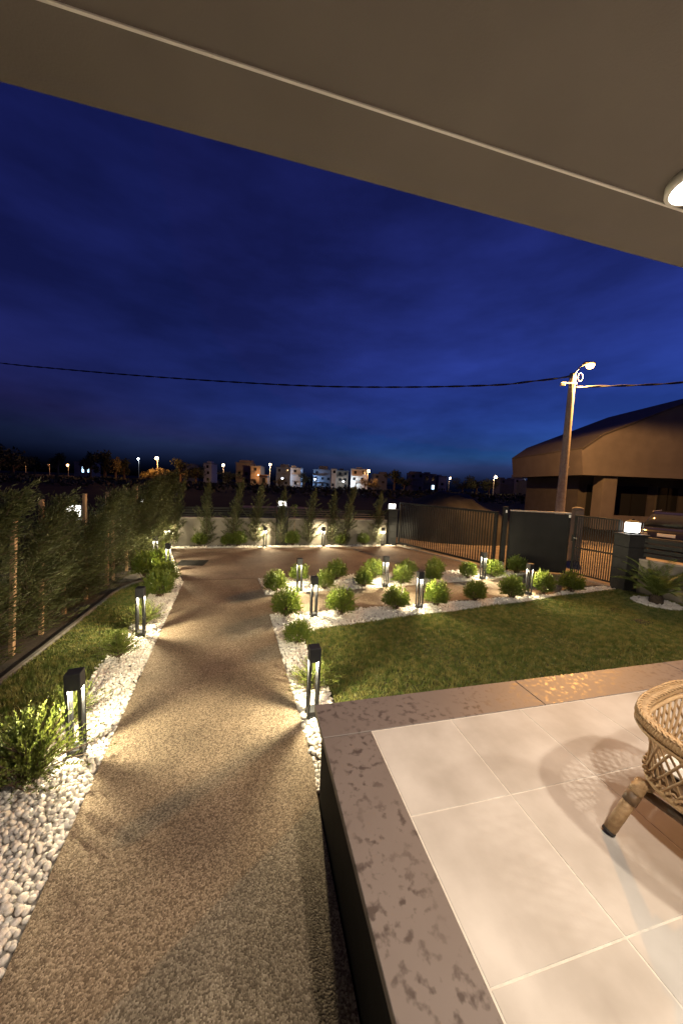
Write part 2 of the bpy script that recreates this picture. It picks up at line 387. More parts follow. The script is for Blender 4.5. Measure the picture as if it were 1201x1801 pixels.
# lawns -------------------------------------------------------------
lawn_R = [(0.84, 2.27), (0.84, 3.33), (0.80, 4.0), (0.72, 4.6), (0.76, 4.88), (0.95, 5.02), (1.37, 5.10), (2.43, 5.26), (5.08, 5.60), (6.87, 5.92), (8.62, 6.12), (8.86, 5.3), (9.6, 2.27)]
lawn_L = [(-1.74, -0.5), (-1.76, 3.1), (-1.80, 4.5), (-1.84, 5.8), (-2.0, 7.0), (-2.25, 7.9), (-2.45, 7.95), (-2.62, 7.3), (-2.62, -0.5)]
struct('lawn', MB().prism(lawn_R, -0.055, 0.0), 'lawn_soil')
struct('lawn_strip', MB().prism(lawn_L, -0.055, 0.0), 'lawn_soil')
palm_xy = G(1153, 1062)
def grass(name, poly, dens, label, parent_name):
    xs = [p[0] for p in poly]; ys = [p[1] for p in poly]
    A = (max(xs) - min(xs)) * (max(ys) - min(ys)); n = int(A * dens)
    P = np.column_stack([rng.uniform(min(xs), max(xs), n), rng.uniform(min(ys), max(ys), n)])
    P = P[inside(poly, P)]
    P = P[np.hypot(P[:, 0] - palm_xy[0], P[:, 1] - palm_xy[1]) > 0.42]
    keep = rng.random(len(P)) < np.clip(5.2 / (P[:, 1] + 1.2), 0.35, 1.0); P = P[keep]; n = len(P)
    h = rng.uniform(0.025, 0.062, n) * (0.85 + 0.3 * np.sin(P[:, 0] * 3.1) * np.cos(P[:, 1] * 2.3)); w = rng.uniform(0.005, 0.010, n) * np.clip(P[:, 1] / 4, 1, 1.6)
    a = rng.uniform(0, 2 * PI, n); le = rng.uniform(0, 0.9, n) * h; la = rng.uniform(0, 2 * PI, n)
    B = np.column_stack([P, np.full(n, -0.004)]); S = np.column_stack([np.cos(a), np.sin(a), np.zeros(n)]) * w[:, None]
    T = B + np.column_stack([np.cos(la) * le, np.sin(la) * le, h])
    V = np.stack([B - S, B + S, T], 1).reshape(-1, 3); Tt = np.arange(3 * n).reshape(n, 3)
    o = link(name, array_mesh(name, V, Tt, 'grass')); o['kind'] = 'stuff'; o['label'] = label; o['category'] = 'grass'
grass('grass', lawn_R, 6500, 'short mown lawn between the terrace edge and the pebble border', 'lawn')
grass('grass', lawn_L, 6000, 'narrow dark strip of lawn between the hedge kerb and the pebble border', 'lawn_strip')
# lawn edging kerb on the hedge side
kerb_pts = [(-2.66, -0.5), (-2.66, 7.2), (-2.62, 7.55), (-2.5, 7.85), (-2.3, 8.0)]
k = MB()
for i in range(len(kerb_pts) - 1):
    a = Vector(kerb_pts[i]); b = Vector(kerb_pts[i + 1]); t = (b - a).normalized(); nrm = Vector((-t.y, t.x)) * 0.022
    k.prism([tuple(a + nrm), tuple(b + nrm + t * 0.004), tuple(b - nrm + t * 0.004), tuple(a - nrm)], -0.05, 0.035 + i * 0.001)
struct('kerb', k, 'edging')

# pebble beds ---------------------------------------------------------
bed_L = [(pathL(-0.5) - 0.01, -0.5), (pathL(7.9) - 0.01, 7.9), (-1.66, 8.15), (-2.70, 11.70), (-3.0, 11.72), (-2.75, 9.9), (-2.28, 8.0), (-2.02, 7.0), (-1.86, 5.8), (-1.82, 4.5), (-1.78, 3.1), (-1.76, -0.5)]
bed_R = [(0.45, 2.3), (0.5, 2.48), (0.25, 5.75), (6.52, 6.03), (7.3, 6.3), (8.5, 6.42), (8.6, 6.14), (6.87, 5.94), (5.08, 5.62), (2.43, 5.28), (1.37, 5.12), (0.94, 5.04), (0.74, 4.9), (0.70, 4.6), (0.78, 4.0), (0.82, 3.33), (0.82, 2.28)]
bed_U = [(0.06, 7.93), (0.19, 6.78), (5.27, 7.22), (6.6, 7.47), (7.5, 7.74), (7.0, 8.1), (6.62, 8.33), (5.55, 8.22), (2.1, 8.08)]
bed_B = [(-3.0, 11.74), (-2.66, 11.70), (5.2, 11.84), (5.05, 12.12), (-3.0, 12.02)]
def ico(sub):
    t = (1 + 5 ** .5) / 2
    V = [(-1, t, 0), (1, t, 0), (-1, -t, 0), (1, -t, 0), (0, -1, t), (0, 1, t), (0, -1, -t), (0, 1, -t), (t, 0, -1), (t, 0, 1), (-t, 0, -1), (-t, 0, 1)]
    Fc = [(0, 11, 5), (0, 5, 1), (0, 1, 7), (0, 7, 10), (0, 10, 11), (1, 5, 9), (5, 11, 4), (11, 10, 2), (10, 7, 6), (7, 1, 8), (3, 9, 4), (3, 4, 2), (3, 2, 6), (3, 6, 8), (3, 8, 9), (4, 9, 5), (2, 4, 11), (6, 2, 10), (8, 6, 7), (9, 8, 1)]
    V = [Vector(v).normalized() for v in V]
    for _ in range(sub):
        cache = {}; nf = []
        def mid(a, b):
            key = (min(a, b), max(a, b))
            if key not in cache: V.append(((V[a] + V[b]) / 2).normalized()); cache[key] = len(V) - 1
            return cache[key]
        for a, b, c in Fc:
            ab, bc, ca = mid(a, b), mid(b, c), mid(c, a); nf += [(a, ab, ca), (b, bc, ab), (c, ca, bc), (ab, bc, ca)]
        Fc = nf
    return np.array([tuple(v) for v in V]), np.array(Fc)
def stone_shapes(sub, k):
    V, T = ico(sub); out = []
    for i in range(k):
        W = V.copy()
        for j in range(4):
            d = rng.normal(size=3); d /= np.linalg.norm(d); W = W * (1 + 0.16 * np.tanh(2 * (W @ d)))[:, None]
        W = W * np.array([1.0, rng.uniform(.7, .95), rng.uniform(.5, .75)]); out.append(W / 2)
    return out, T
ST1, ST1T = stone_shapes(1, 8); ST0, ST0T = stone_shapes(0, 8)
pebble_meshes = [array_mesh('pebble', s, ST1T, 'pebble', True) for s in ST1]
def spots_in(poly, step, jit=0.42):
    xs = [p[0] for p in poly]; ys = [p[1] for p in poly]
    gx, gy = np.meshgrid(np.arange(min(xs), max(xs), step), np.arange(min(ys), max(ys), step * 0.9))
    gx = gx + (np.arange(gx.shape[0]) % 2)[:, None] * step / 2
    P = np.column_stack([gx.ravel(), gy.ravel()]); P += rng.uniform(-jit, jit, P.shape) * step
    c = np.mean(poly, 0)
    return P[inside(poly, P)]
def bed(name, poly, step, singles, label):
    b = struct(name, MB().prism(poly, -0.058, -0.022), 'gravel_base')
    P = spots_in(poly, step)
    P2 = P[rng.random(len(P)) < 0.35] + rng.uniform(-.3, .3, 2) * step; P2 = P2[inside(poly, P2)]
    Z = np.concatenate([np.full(len(P), -0.012), np.full(len(P2), 0.006)]); P = np.concatenate([P, P2])
    size = rng.uniform(0.85, 1.5, len(P)) * step * 1.02
    rot = rng.uniform(0, 2 * PI, len(P)); tilt = rng.normal(0, .3, (len(P), 2))
    order = np.argsort(np.hypot(P[:, 0], P[:, 1])); ns = 0
    vis = [i for i in order if P[i, 1] > 1.7][:singles]
    sing = set(int(i) for i in vis)
    for i in vis:
        link('pebble', pebble_meshes[i % 8], b, (P[i, 0], P[i, 1], Z[i]), (tilt[i, 0], tilt[i, 1], rot[i]), size[i])
    for near in (True, False):
        VV = []; TT = []; off = 0
        S, T = (ST1, ST1T) if near else (ST0, ST0T)
        for i in range(len(P)):
            if i in sing or (P[i, 1] < 5.0) != near: continue
            w = S[i % 8] * size[i]
            ca, sa = math.cos(rot[i]), math.sin(rot[i]); x = w[:, 0] * ca - w[:, 1] * sa; y = w[:, 0] * sa + w[:, 1] * ca
            z = w[:, 2] + x * tilt[i, 0] + y * tilt[i, 1]
            VV.append(np.column_stack([x + P[i, 0], y + P[i, 1], z + Z[i]])); TT.append(T + off); off += len(w)
        if VV:
            link('pebble_layer', array_mesh('pebble_layer', np.concatenate(VV), np.concatenate(TT), 'pebble', True), b, kind='stuff')
    return b
bed('pebble_bed', bed_L, 0.033, 300, '')
bed('pebble_bed', bed_R, 0.036, 150, '')
bed('pebble_bed', bed_U, 0.046, 0, '')
bed('pebble_bed', bed_B, 0.055, 0, '')

# terrace -------------------------------------------------------------
TZ = 0.70
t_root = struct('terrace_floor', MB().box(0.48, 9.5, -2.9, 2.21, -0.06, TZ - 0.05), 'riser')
MB().box(0.7505, 9.4, -2.85, 1.9395, TZ - 0.049, TZ - 0.0022).build('grout_bed', 'grout', t_root)
tile_me = MB().box(-0.284, 0.284, -0.284, 0.284, -0.02, 0.0, 0.0015).mesh('tile', 'tile')
for i in range(14):
    for j in range(8):
        x0 = 0.755 + 0.574 * i; y1 = 1.935 - 0.574 * j
        link('tile', tile_me, t_root, (x0 + 0.287, y1 - 0.287, TZ - 0.001), (0, 0, PI * ((i * 3 + j * 5) % 2)))
def slab(x0, x1, y0, y1):
    MB().box(x0, x1, y0, y1, TZ - 0.045, TZ + 0.001, 0.003).build('coping_slab', 'coping', t_root)
slab(0.43, 0.75, -0.9, 1.935); slab(0.43, 0.75, -2.9, -0.905)
for a, b in ((0.43, 2.137), (2.142, 3.85), (3.855, 5.56), (5.565, 7.27), (7.275, 9.0)): slab(a, b, 1.94, 2.26)
# raised entrance porch the path leads to
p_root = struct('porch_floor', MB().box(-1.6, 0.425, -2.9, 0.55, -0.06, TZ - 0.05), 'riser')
MB().box(-1.62, 0.425, -2.9, 0.60, TZ - 0.049, TZ - 0.003, 0.003).build('coping_slab', 'coping', p_root)
MB().box(-1.6, 0.42, 0.555, 0.82, 0.001, 0.35, 0.004).build('step', 'coping', p_root)
# house wall behind the terrace and roof overhang
struct('house_wall', MB().box(-3.4, 9.6, -3.2, -2.95, -0.06, 3.9), 'soffit')
r_root = struct('roof_overhang', MB().box(-4.2, 10.2, -3.0, 1.50, 3.60, 3.92, 0.004), 'soffit')
MB().box(-4.2, 10.2, 1.216, 1.225, 3.595, 3.602).build('soffit_bead', 'white_paint', r_root)

# ================================================================== CEILING LIGHTS
def ceiling_light(x, y, label, power):
    t = thing('ceiling_light', label, 'ceiling light', (x, y, 3.60), group='lights under the roof overhang')
    MB().lathe([(0.095, -0.035), (0.105, -0.03), (0.105, 0.0)], 24).build('rim', 'white_paint', t, True)
    MB().lathe([(0.02, -0.046), (0.07, -0.042), (0.088, -0.036)], 24).build('diffuser', 'diffuser', t, True)
    point_light('ceiling_light_source', t, (0, 0, -0.12), power, (1.0, 0.86, 0.70), 0.06, spot=math.radians(172), blend=0.12)
ceiling_light(1.00, -0.15, 'round ceiling light under the roof overhang above the terrace corner', P_CEILING)
ceiling_light(2.45, -0.15, 'round ceiling light under the roof overhang above the cane chair', P_CEILING)
ceiling_light(1.72, 1.09, 'round ceiling light close to the edge of the roof overhang', P_CEILING * .18)
ceiling_light(5.2, -0.15, 'round ceiling light under the roof overhang at the far end of the terrace', P_CEILING)

# ================================================================== BOLLARD LIGHTS
def make_bollard():
    t = thing('bollard_light', '', 'bollard light', group='black bollard lights along the pebble borders')
    h = 0.70; w = 0.055
    MB().box(-w - .008, w + .008, -w - .008, w + .008, -0.01, 0.012, .003).build('base_plate', 'bollard_paint', t)
    MB().box(-w, w, -w, w, 0.012, 0.055, .003).build('base', 'bollard_paint', t)
    for sx in (-1, 1):
        for sy in (-1, 1):
            x = sx * (w - .0115); y = sy * (w - .0115)
            MB().box(x - .0115, x + .0115, y - .0115, y + .0115, 0.054, h - .14, .002).build('post', 'bollard_paint', t)
    MB().box(-w - .001, w + .001, -w - .001, w + .001, h - .141, h, .004).build('head', 'bollard_paint', t)
    MB().lathe([(0.028, -0.006), (0.030, 0.0)], 16, (0, 0, h - .142)).build('diffuser', 'diffuser', t)
    return t
bol0 = make_bollard()
BOL = [(-1.40, 3.02, 'tall black bollard light on white pebbles beside the largest near left shrub'),
       (-1.60, 5.24, 'black bollard light on the path border, second from the terrace along the hedge lawn'),
       (-2.06, 8.72, 'black bollard light among bright shrubs where the path widens into the driveway'),
       (-2.62, 9.80, 'black bollard light in the shrubs along the driveway near its rectangular drain'),
       (-2.80, 11.75, 'black bollard light at the corner of driveway edge and rear wall'),
       (0.29, 11.86, 'black bollard light below the rear wall near the lantern hidden by a cypress'),
       (2.36, 11.88, 'black bollard light below the rear wall, the middle one of three'),
       (4.69, 11.94, 'black bollard light below the rear wall beside the gate pillar'),
       (0.90, 6.94, 'black bollard light in the island bed at its corner on the path'),
       (0.98, 5.56, 'black bollard light at the path corner of the lawn border'),
       (2.87, 7.03, 'black bollard light in the middle of the island bed'),
       (3.04, 5.68, 'black bollard light in the middle of the lawn border along the walkway'),
       (5.67, 7.33, 'black bollard light in the island bed close to the sliding gate'),
       (5.93, 6.10, 'black bollard light at the gate end of the lawn border'),
       (0.57, 3.12, 'tall black bollard light at the raised terrace corner in front of a feathery shrub')]
for i, (x, y, lab) in enumerate(BOL):
    if i == 0: t = bol0
    else:
        t = bol0.copy(); col.objects.link(t); copy_parts(bol0, t)
    t.location = (x, y, 0.005); t.rotation_euler = (random.uniform(-.012, .012), random.uniform(-.012, .012), math.radians(5 + random.uniform(-6, 6)))
    t['label'] = lab
for t in [o for o in col.objects if o.name.startswith('bollard_light')]:
    point_light('bollard_source', t, (0, 0, 0.70 - 0.142 - 0.030), P_BOLLARD, (1.0, 0.85, 0.54), 0.012)

# ================================================================== FOLIAGE
def shrub_mesh(kind, seed):
    global rng
    rng = np.random.default_rng(seed)
    ns = 330 if kind == 'round' else 260
    nl = 17 if kind == 'round' else 26
    th = rng.uniform(0, 2 * PI, ns)
    if kind == 'round':
        cz = rng.uniform(-0.55, 1.0, ns); R = rng.normal(0.245, 0.030, ns)
        lump = 1 + 0.10 * np.sin(3 * th + seed) * np.cos(2.2 * cz * 2) + 0.06 * np.sin(7 * th + 2 * seed)
        e = np.column_stack([np.sqrt(1 - cz ** 2) * np.cos(th), np.sqrt(1 - cz ** 2) * np.sin(th), cz]) * (R * lump)[:, None]
        e[:, 2] = e[:, 2] * 1.02 + 0.245
    else:
        sp = np.abs(rng.normal(0.0, 0.6, ns)); R = rng.uniform(0.22, 0.42, ns)
        e = np.column_stack([np.sin(sp) * np.cos(th), np.sin(sp) * np.sin(th), np.cos(sp)]) * R[:, None]; e[:, :2] *= 1.05
    b0 = np.column_stack([rng.normal(0, .03, ns), rng.normal(0, .03, ns), np.full(ns, 0.02)])
    P = []; D = []
    for i in range(nl):
        s = (0.5 if kind == 'round' else 0.15) + (0.5 if kind == 'round' else 0.85) * (i + rng.random(ns)) / nl
        p = b0 + (e - b0) * s[:, None]; p[:, 2] += 0.03 * np.sin(s * PI)
        d = (e - b0); d /= np.linalg.norm(d, axis=1)[:, None]
        d = d + rng.normal(0, 0.55 if kind == 'round' else 0.38, (ns, 3)) + np.array([0, 0, 0.35]); d /= np.linalg.norm(d, axis=1)[:, None]
        P.append(p); D.append(d)
    P = np.concatenate(P); D = np.concatenate(D); n = len(P)
    k = P[:, 2] > 0.0; P = P[k]; D = D[k]; n = len(P)
    if kind == 'round':
        me = leaves_mesh('foliage', P, D, rng.uniform(.026, .044, n), rng.uniform(.012, .020, n), 'shrub_leaf')
    else:
        me = leaves_mesh('foliage', P, D, rng.uniform(.018, .030, n), rng.uniform(.008, .012, n), 'rosemary_leaf')
    st = MB()
    for i in range(0, ns, 7 if kind == 'round' else 3): st.tube([b0[i], (b0[i] + e[i]) / 2 + np.array([0, 0, .02]), b0[i] + (e[i] - b0[i]) * .9], [.004, .003, .0015], 4, False)
    return me, st.mesh('stem', 'bark')
SH = [shrub_mesh('round', 100 + i) for i in range(5)]
RO = [shrub_mesh('feather', 200 + i) for i in range(3)]
SHRUBS = [  # x, y, scale, kind, label
    (-1.60, 2.78, 1.30, 'f', 'large dark bushy shrub spilling over the pebbles before the first bollard'),
    (-1.62, 3.42, 0.95, 'f', 'yellow green shrub standing right behind the tall left bollard'),
    (-1.66, 4.62, 0.95, 'f', 'dark feathery shrub alone on the pebbles between two left bollards'),
    (-1.66, 5.60, 0.90, 'f', 'yellow green shrub directly behind the second bollard along the hedge lawn'),
    (-1.78, 6.90, 1.05, 'r', 'dark wide round shrub on the left border before the driveway joint'),
    (-1.88, 7.75, 1.0, 'r', 'bright yellow green shrub at the path corner where the driveway begins'),
    (-2.45, 8.35, 1.15, 'r', 'dark round shrub at the end of the narrow lawn strip'),
    (-2.36, 9.15, 1.0, 'r', 'bright shrub between the two bollards along the driveway edge'),
    (-2.85, 11.2, 1.05, 'r', 'small shrub at the foot of the bollard in the driveway corner'),
    (0.66, 3.52, 0.92, 'f', 'feathery yellow green shrub behind the bollard at the terrace corner'),
    (0.60, 4.62, 0.72, 'r', 'dark round shrub where the lawn border narrows beside the path'),
    (0.52, 5.62, 1.0, 'r', 'dark round shrub on the corner of path and walkway'),
    (1.46, 5.54, 1.0, 'r', 'bright round shrub right of the bollard at the path corner'),
    (2.55, 5.66, 0.92, 'r', 'dark round shrub left of the middle bollard in the lawn border'),
    (3.42, 5.72, 0.98, 'r', 'bright upright shrub right of the middle bollard in the lawn border'),
    (4.39, 5.86, 0.90, 'r', 'dark small shrub midway between two bollards of the lawn border'),
    (5.33, 5.92, 1.0, 'r', 'dark shrub left of the bollard at the gate end of the lawn border'),
    (6.27, 6.04, 1.0, 'r', 'bright low shrub right of the bollard at the gate end'),
    (7.13, 6.10, 1.0, 'r', 'unlit shrub in front of the slatted pedestrian gate'),
    (0.40, 6.96, 0.95, 'r', 'dark round shrub at the path corner of the island bed'),
    (0.98, 7.62, 0.88, 'r', 'bright shrub behind the first bollard of the island bed'),
    (1.46, 6.98, 0.90, 'r', 'dark round shrub right of the first bollard of the island bed'),
    (1.86, 7.62, 0.98, 'r', 'olive shrub at the driveway side of the island bed near its path end'),
    (2.37, 7.05, 0.86, 'r', 'dark low shrub left of the middle bollard of the island bed'),
    (2.80, 7.66, 1.0, 'r', 'bright shrub behind the middle bollard of the island bed'),
    (3.34, 7.14, 0.96, 'r', 'bright shrub right of the middle bollard of the island bed'),
    (3.72, 7.70, 0.95, 'r', 'olive shrub at the driveway side beyond the middle island bollard'),
    (4.20, 7.22, 0.82, 'r', 'dark tall shrub in the middle of the right half of the island bed'),
    (4.55, 7.75, 0.90, 'r', 'dull brownish shrub at the driveway edge of the island bed'),
    (5.28, 7.40, 0.92, 'r', 'two toned shrub left of the island bollard nearest the sliding gate'),
    (6.07, 7.42, 1.0, 'r', 'bright round shrub right of the island bollard nearest the sliding gate'),
    (7.05, 7.72, 0.95, 'r', 'dark shrub at the foot of the solid gate panel'),
    (-1.85, 12.0, 0.95, 'r', 'unlit shrub below the rear wall in its left bay'),
    (-0.95, 12.0, 0.95, 'r', 'unlit shrub at the foot of the third cypress of the rear wall'),
    (1.26, 12.02, 1.05, 'r', 'dark shrub below the rear wall right of the lantern pillar'),
    (-0.60, 11.98, 1.05, 'r', 'rounded shrub lit from the side by the first rear wall bollard'),
    (3.05, 12.04, 0.9, 'r', 'dark shrub below the rear wall right of the middle rear bollard'),
    (3.95, 12.06, 0.9, 'r', 'dark shrub near the gate end of the rear wall'),
]
for i, (x, y, s, kd, lab) in enumerate(SHRUBS):
    t = thing('shrub', lab, 'shrub', (x, y, 0.0), random.uniform(0, 6.28), 'shrubs planted in the pebble beds', scale=(s * random.uniform(.94, 1.06), s * random.uniform(.94, 1.06), s * random.uniform(.92, 1.05)))
    fo, st = (SH[i % 5] if kd == 'r' else RO[i % 3])
    link('foliage', fo, t); link('stem', st, t)

def cypress_mesh(seed, h=2.1, w=0.36, dens=1.0, lean=0.1, rough=0.0):
    global rng
    rng = np.random.default_rng(seed)
    nb = int(150 * dens); P = []; D = []; br = MB()
    lx = lambda z: lean * (z / h) ** 2.2 * h * 0.5
    for i in range(nb):
        z0 = h * (0.03 + 0.93 * (i + rng.random()) / nb); u = z0 / h
        L = w * (1.08 * (1 - u) ** 0.72 + 0.12) * rng.uniform(.55 - .2 * rough, 1.15 + .3 * rough) * (0.75 + 0.35 * math.sin(i * 0.9 + seed))
        L = max(L, 0.08)
        th = i * 2.399 + rng.normal(0, .4); up = rng.uniform(.5, 1.0) + 0.5 * u
        d = np.array([math.cos(th), math.sin(th), up]); d[0] += lean * 0.8 * u; d /= np.linalg.norm(d)
        p0 = np.array([lx(z0), 0, z0]); e = p0 + d * L * 1.25
        br.tube([p0, (p0 + e) / 2 + np.array([0, 0, -.01]), e], [.006, .004, .0015], 4, False)
        n = int(70 * (0.5 + L / w))
        s = rng.uniform(.12, 1.05, n); spread = (0.055 - .018 * rough) * (1.15 - s * 0.75)
        q = p0 + (e - p0) * s[:, None] + rng.normal(0, 1, (n, 3)) * spread[:, None]
        dd = d + rng.normal(0, .42, (n, 3)) + np.array([lean * 1.2, 0, .25]); dd /= np.linalg.norm(dd, axis=1)[:, None]
        P.append(q); D.append(dd)
    n = 140; zz = h * rng.uniform(.86, 1.06, n)
    P.append(np.column_stack([lx(zz) + rng.normal(0, .018, n), rng.normal(0, .018, n), zz])); dd = np.array([lean * 2, 0, 1]) + rng.normal(0, .35, (n, 3)); D.append(dd / np.linalg.norm(dd, axis=1)[:, None])
    P = np.concatenate(P); D = np.concatenate(D); k = P[:, 2] > 0.02; P = P[k]; D = D[k]; n = len(P)
    fo = leaves_mesh('foliage', P, D, rng.uniform(.035, .075, n), rng.uniform(.008, .015, n), 'cypress_leaf')
    tr = MB().tube([(lx(z), 0, z) for z in np.linspace(-0.05, h * .97, 8)], list(np.linspace(.024, .006, 8)), 7)
    return fo, tr.mesh('trunk', 'bark'), br.mesh('branches', 'bark')
CY_ = [cypress_mesh(300 + i, lean=[.10, .28, .18, .05][i], w=[.40, .37, .43, .36][i], dens=.62, rough=1.0) for i in range(4)]
CYH = [cypress_mesh(320 + i, w=.50, dens=1.25, lean=[.35, .5, .42][i]) for i in range(3)]
def cypress(x, y, h, var, rz, label, group, pool=CY_, wide=1.0):
    s = h / 2.1; t = thing('cypress_tree', label, 'cypress', (x, y, -0.03), rz, group, scale=(wide * (s * .4 + .6), wide * (s * .4 + .6), s))
    fo, tr, br = pool[var % len(pool)]
    link('foliage', fo, t); link('trunk', tr, t); link('branches', br, t)
for i, (x, h, v, lab) in enumerate([(-2.68, 2.17, 1, 'slim young cypress tied to a stake, in the hedge corner of the rear wall'),
        (-1.66, 2.15, 3, 'slim young cypress before the rear wall, second from the hedge corner'),
        (-0.80, 2.25, 1, 'slim young cypress before the rear wall, third from the hedge corner'),
        (-0.03, 2.12, 2, 'slim cypress left of the first rear wall bollard, leaning at its tip'),
        (0.85, 2.03, 0, 'cypress standing in front of the glowing rear wall lantern'),
        (1.86, 2.0, 2, 'slim cypress between the lantern pillar and the middle rear bollard'),
        (2.75, 2.0, 3, 'slim cypress right behind the middle rear wall bollard'),
        (3.28, 2.25, 1, 'tallest of the cypresses in the gate half of the rear wall'),
        (4.52, 2.0, 0, 'cypress beside the gate pillar, lit by its lantern')]):
    cypress(x, 12.16, h, v, 0.2 * math.sin(i * 2.1), lab, 'young cypresses along the rear wall')
t = thing('sapling', 'thin pale sapling with few leaves between two rear wall cypresses', 'sapling', (1.32, 12.2, -0.03))
MB().tube([(0, 0, 0), (.02, 0, .8), (-.01, 0, 1.45)], [.012, .009, .004], 6).build('trunk', 'stake_wood', t)
n = 90; PP = np.column_stack([rng.normal(0, .08, n), rng.normal(0, .08, n), rng.uniform(1.1, 1.5, n)]); dd = rng.normal(0, 1, (n, 3)) + [0, 0, .5]; dd /= np.linalg.norm(dd, axis=1)[:, None]
link('foliage', leaves_mesh('foliage', PP, dd, np.full(n, .07), np.full(n, .03), 'shrub_leaf'), t)
HEDGE_LAB = 'bushy wind bent cypress in the dense hedge behind the lawn strip'
hy = [2.3, 2.85, 3.4, 3.95, 4.5, 5.3, 5.9, 6.5, 7.3, 8.45, 9.2, 10.35, 10.9, 11.4, 11.8]
ORD = ['first', 'second', 'third', 'fourth', 'fifth', 'sixth', 'seventh', 'eighth', 'ninth', 'tenth', 'eleventh', 'twelfth', 'thirteenth', 'fourteenth', 'fifteenth', 'sixteenth']
for i, y in enumerate(hy):
    cypress(-3.10 + 0.06 * math.sin(i * 2.7), y + 0.1 * math.sin(i * 1.3), (1.82 + 0.035 * i + 0.14 * math.sin(i * 1.9)) * {6: .92, 7: .74, 8: .93}.get(i, 1), i, 0.3 * math.sin(i * 1.7), 'bushy wind bent hedge cypress, %s from the terrace end of the row' % ORD[i], 'cypresses of the left hedge', CYH, 1.22)

# stakes of the hedge ----------------------------------------------------
STAKES = [(10, 905, 0.05, 'thick leaning wooden stake at the terrace end of the hedge'),
          (64, 878, 0.03, 'tall wooden stake showing full length through the hedge'),
          (107, 880, 0.0, 'wooden stake directly left of the larger hedge lantern'),
          (147, 868, 0.01, 'wooden stake directly right of the larger hedge lantern'),
          (185, 865, 0.02, 'bright wooden stake, left one of the lit close pair in the hedge'),
          (197, 863, 0.0, 'bright wooden stake, right one of the lit close pair in the hedge'),
          (221, 858, 0.0, 'wooden stake in the hedge halfway from the lit pair to the far lantern'),
          (238, 855, 0.01, 'wooden stake just left of the far hedge lantern'),
          (266, 853, 0.0, 'wooden stake just right of the far hedge lantern')]
for px, py, ln, lab in STAKES:
    p = on_plane(px, py, (-2.98, 0), (-2.98, 10)) if px < 100 else on_plane(px, py, (-3.06, 0), (-3.06, 10))
    t = thing('wooden_stake', lab, 'stake', (p.x, p.y, 0), group='wooden stakes in the hedge', rot=(0, ln, random.uniform(-.3, .3)))
    w = .026 if px < 150 else .03
    MB().box(-w, w, -w, w, -0.1, p.z, .004).build('post', 'stake_wood', t)
    MB().tube([(-w - .004, -w - .004, p.z * .72), (w + .004, -w - .004, p.z * .72 + .003), (w + .004, w + .004, p.z * .72), (-w - .004, w + .004, p.z * .72), (-w - .004, -w - .004, p.z * .72)], .004, 5).build('tie', 'rubber', t)

# palm -------------------------------------------------------------------
ring = struct('pebble_ring', MB().prism([(palm_xy[0] + .42 * math.cos(a), palm_xy[1] + .42 * math.sin(a)) for a in np.linspace(0, 2 * PI, 25)[:-1]], -0.05, 0.012), 'gravel_base')
P = spots_in([(palm_xy[0] + .42 * math.cos(a), palm_xy[1] + .42 * math.sin(a)) for a in np.linspace(0, 2 * PI, 25)[:-1]], 0.045)
VV = np.concatenate([ST0[i % 8] * .055 + np.array([p[0], p[1], .022]) for i, p in enumerate(P)]); TT = np.concatenate([ST0T + 12 * i for i in range(len(P))])
link('pebble_layer', array_mesh('pebble_layer', VV, TT, 'pebble', True), ring, kind='stuff')
t = thing('palm', 'low sago palm with arching fronds in a white pebble ring by the wall', 'palm', (palm_xy[0], palm_xy[1], 0.0))
tr = MB().lathe([(0.10, 0), (0.125, 0.04), (0.12, 0.12), (0.09, 0.19), (0.05, 0.22)], 14); tr.build('trunk', 'palm_trunk', t)
rng = np.random.default_rng(55)
for i in range(30):
    th = i * 2.399 + rng.normal(0, .15); el = 1.5 - 0.85 * (i / 30); L = rng.uniform(.82, 1.02)
    pts = []; p = np.array([0.04 * math.cos(th), 0.04 * math.sin(th), .17]); a = el
    Vp = []; Dp = []; Ll = []
    for k in range(16):
        pts.append(tuple(p)); a -= 0.055 + 0.02 * k / 16
        d = np.array([math.cos(th) * math.cos(a), math.sin(th) * math.cos(a), math.sin(a)])
        sd = np.array([-math.sin(th), math.cos(th), 0])
        if k > 1:
            for sub in (0, .5):
                for sgn in (-1, 1):
                    dv = d * .75 + sd * sgn * .8 + np.array([0, 0, .25]); Vp.append(p + d * L / 16 * sub); Dp.append(dv / np.linalg.norm(dv)); Ll.append(.17 * math.sin(PI * min(1, (k + 2) / 17.5)) + .03)
        p = p + d * L / 16
    fr = MB().tube(pts, list(np.linspace(.008, .002, 16)), 4, False).build('frond', 'palm_leaf', t)
    link('leaflets', leaves_mesh('leaflets', np.array(Vp), np.array(Dp), np.array(Ll), np.full(len(Ll), .015), 'palm_leaf'), fr, kind='stuff')

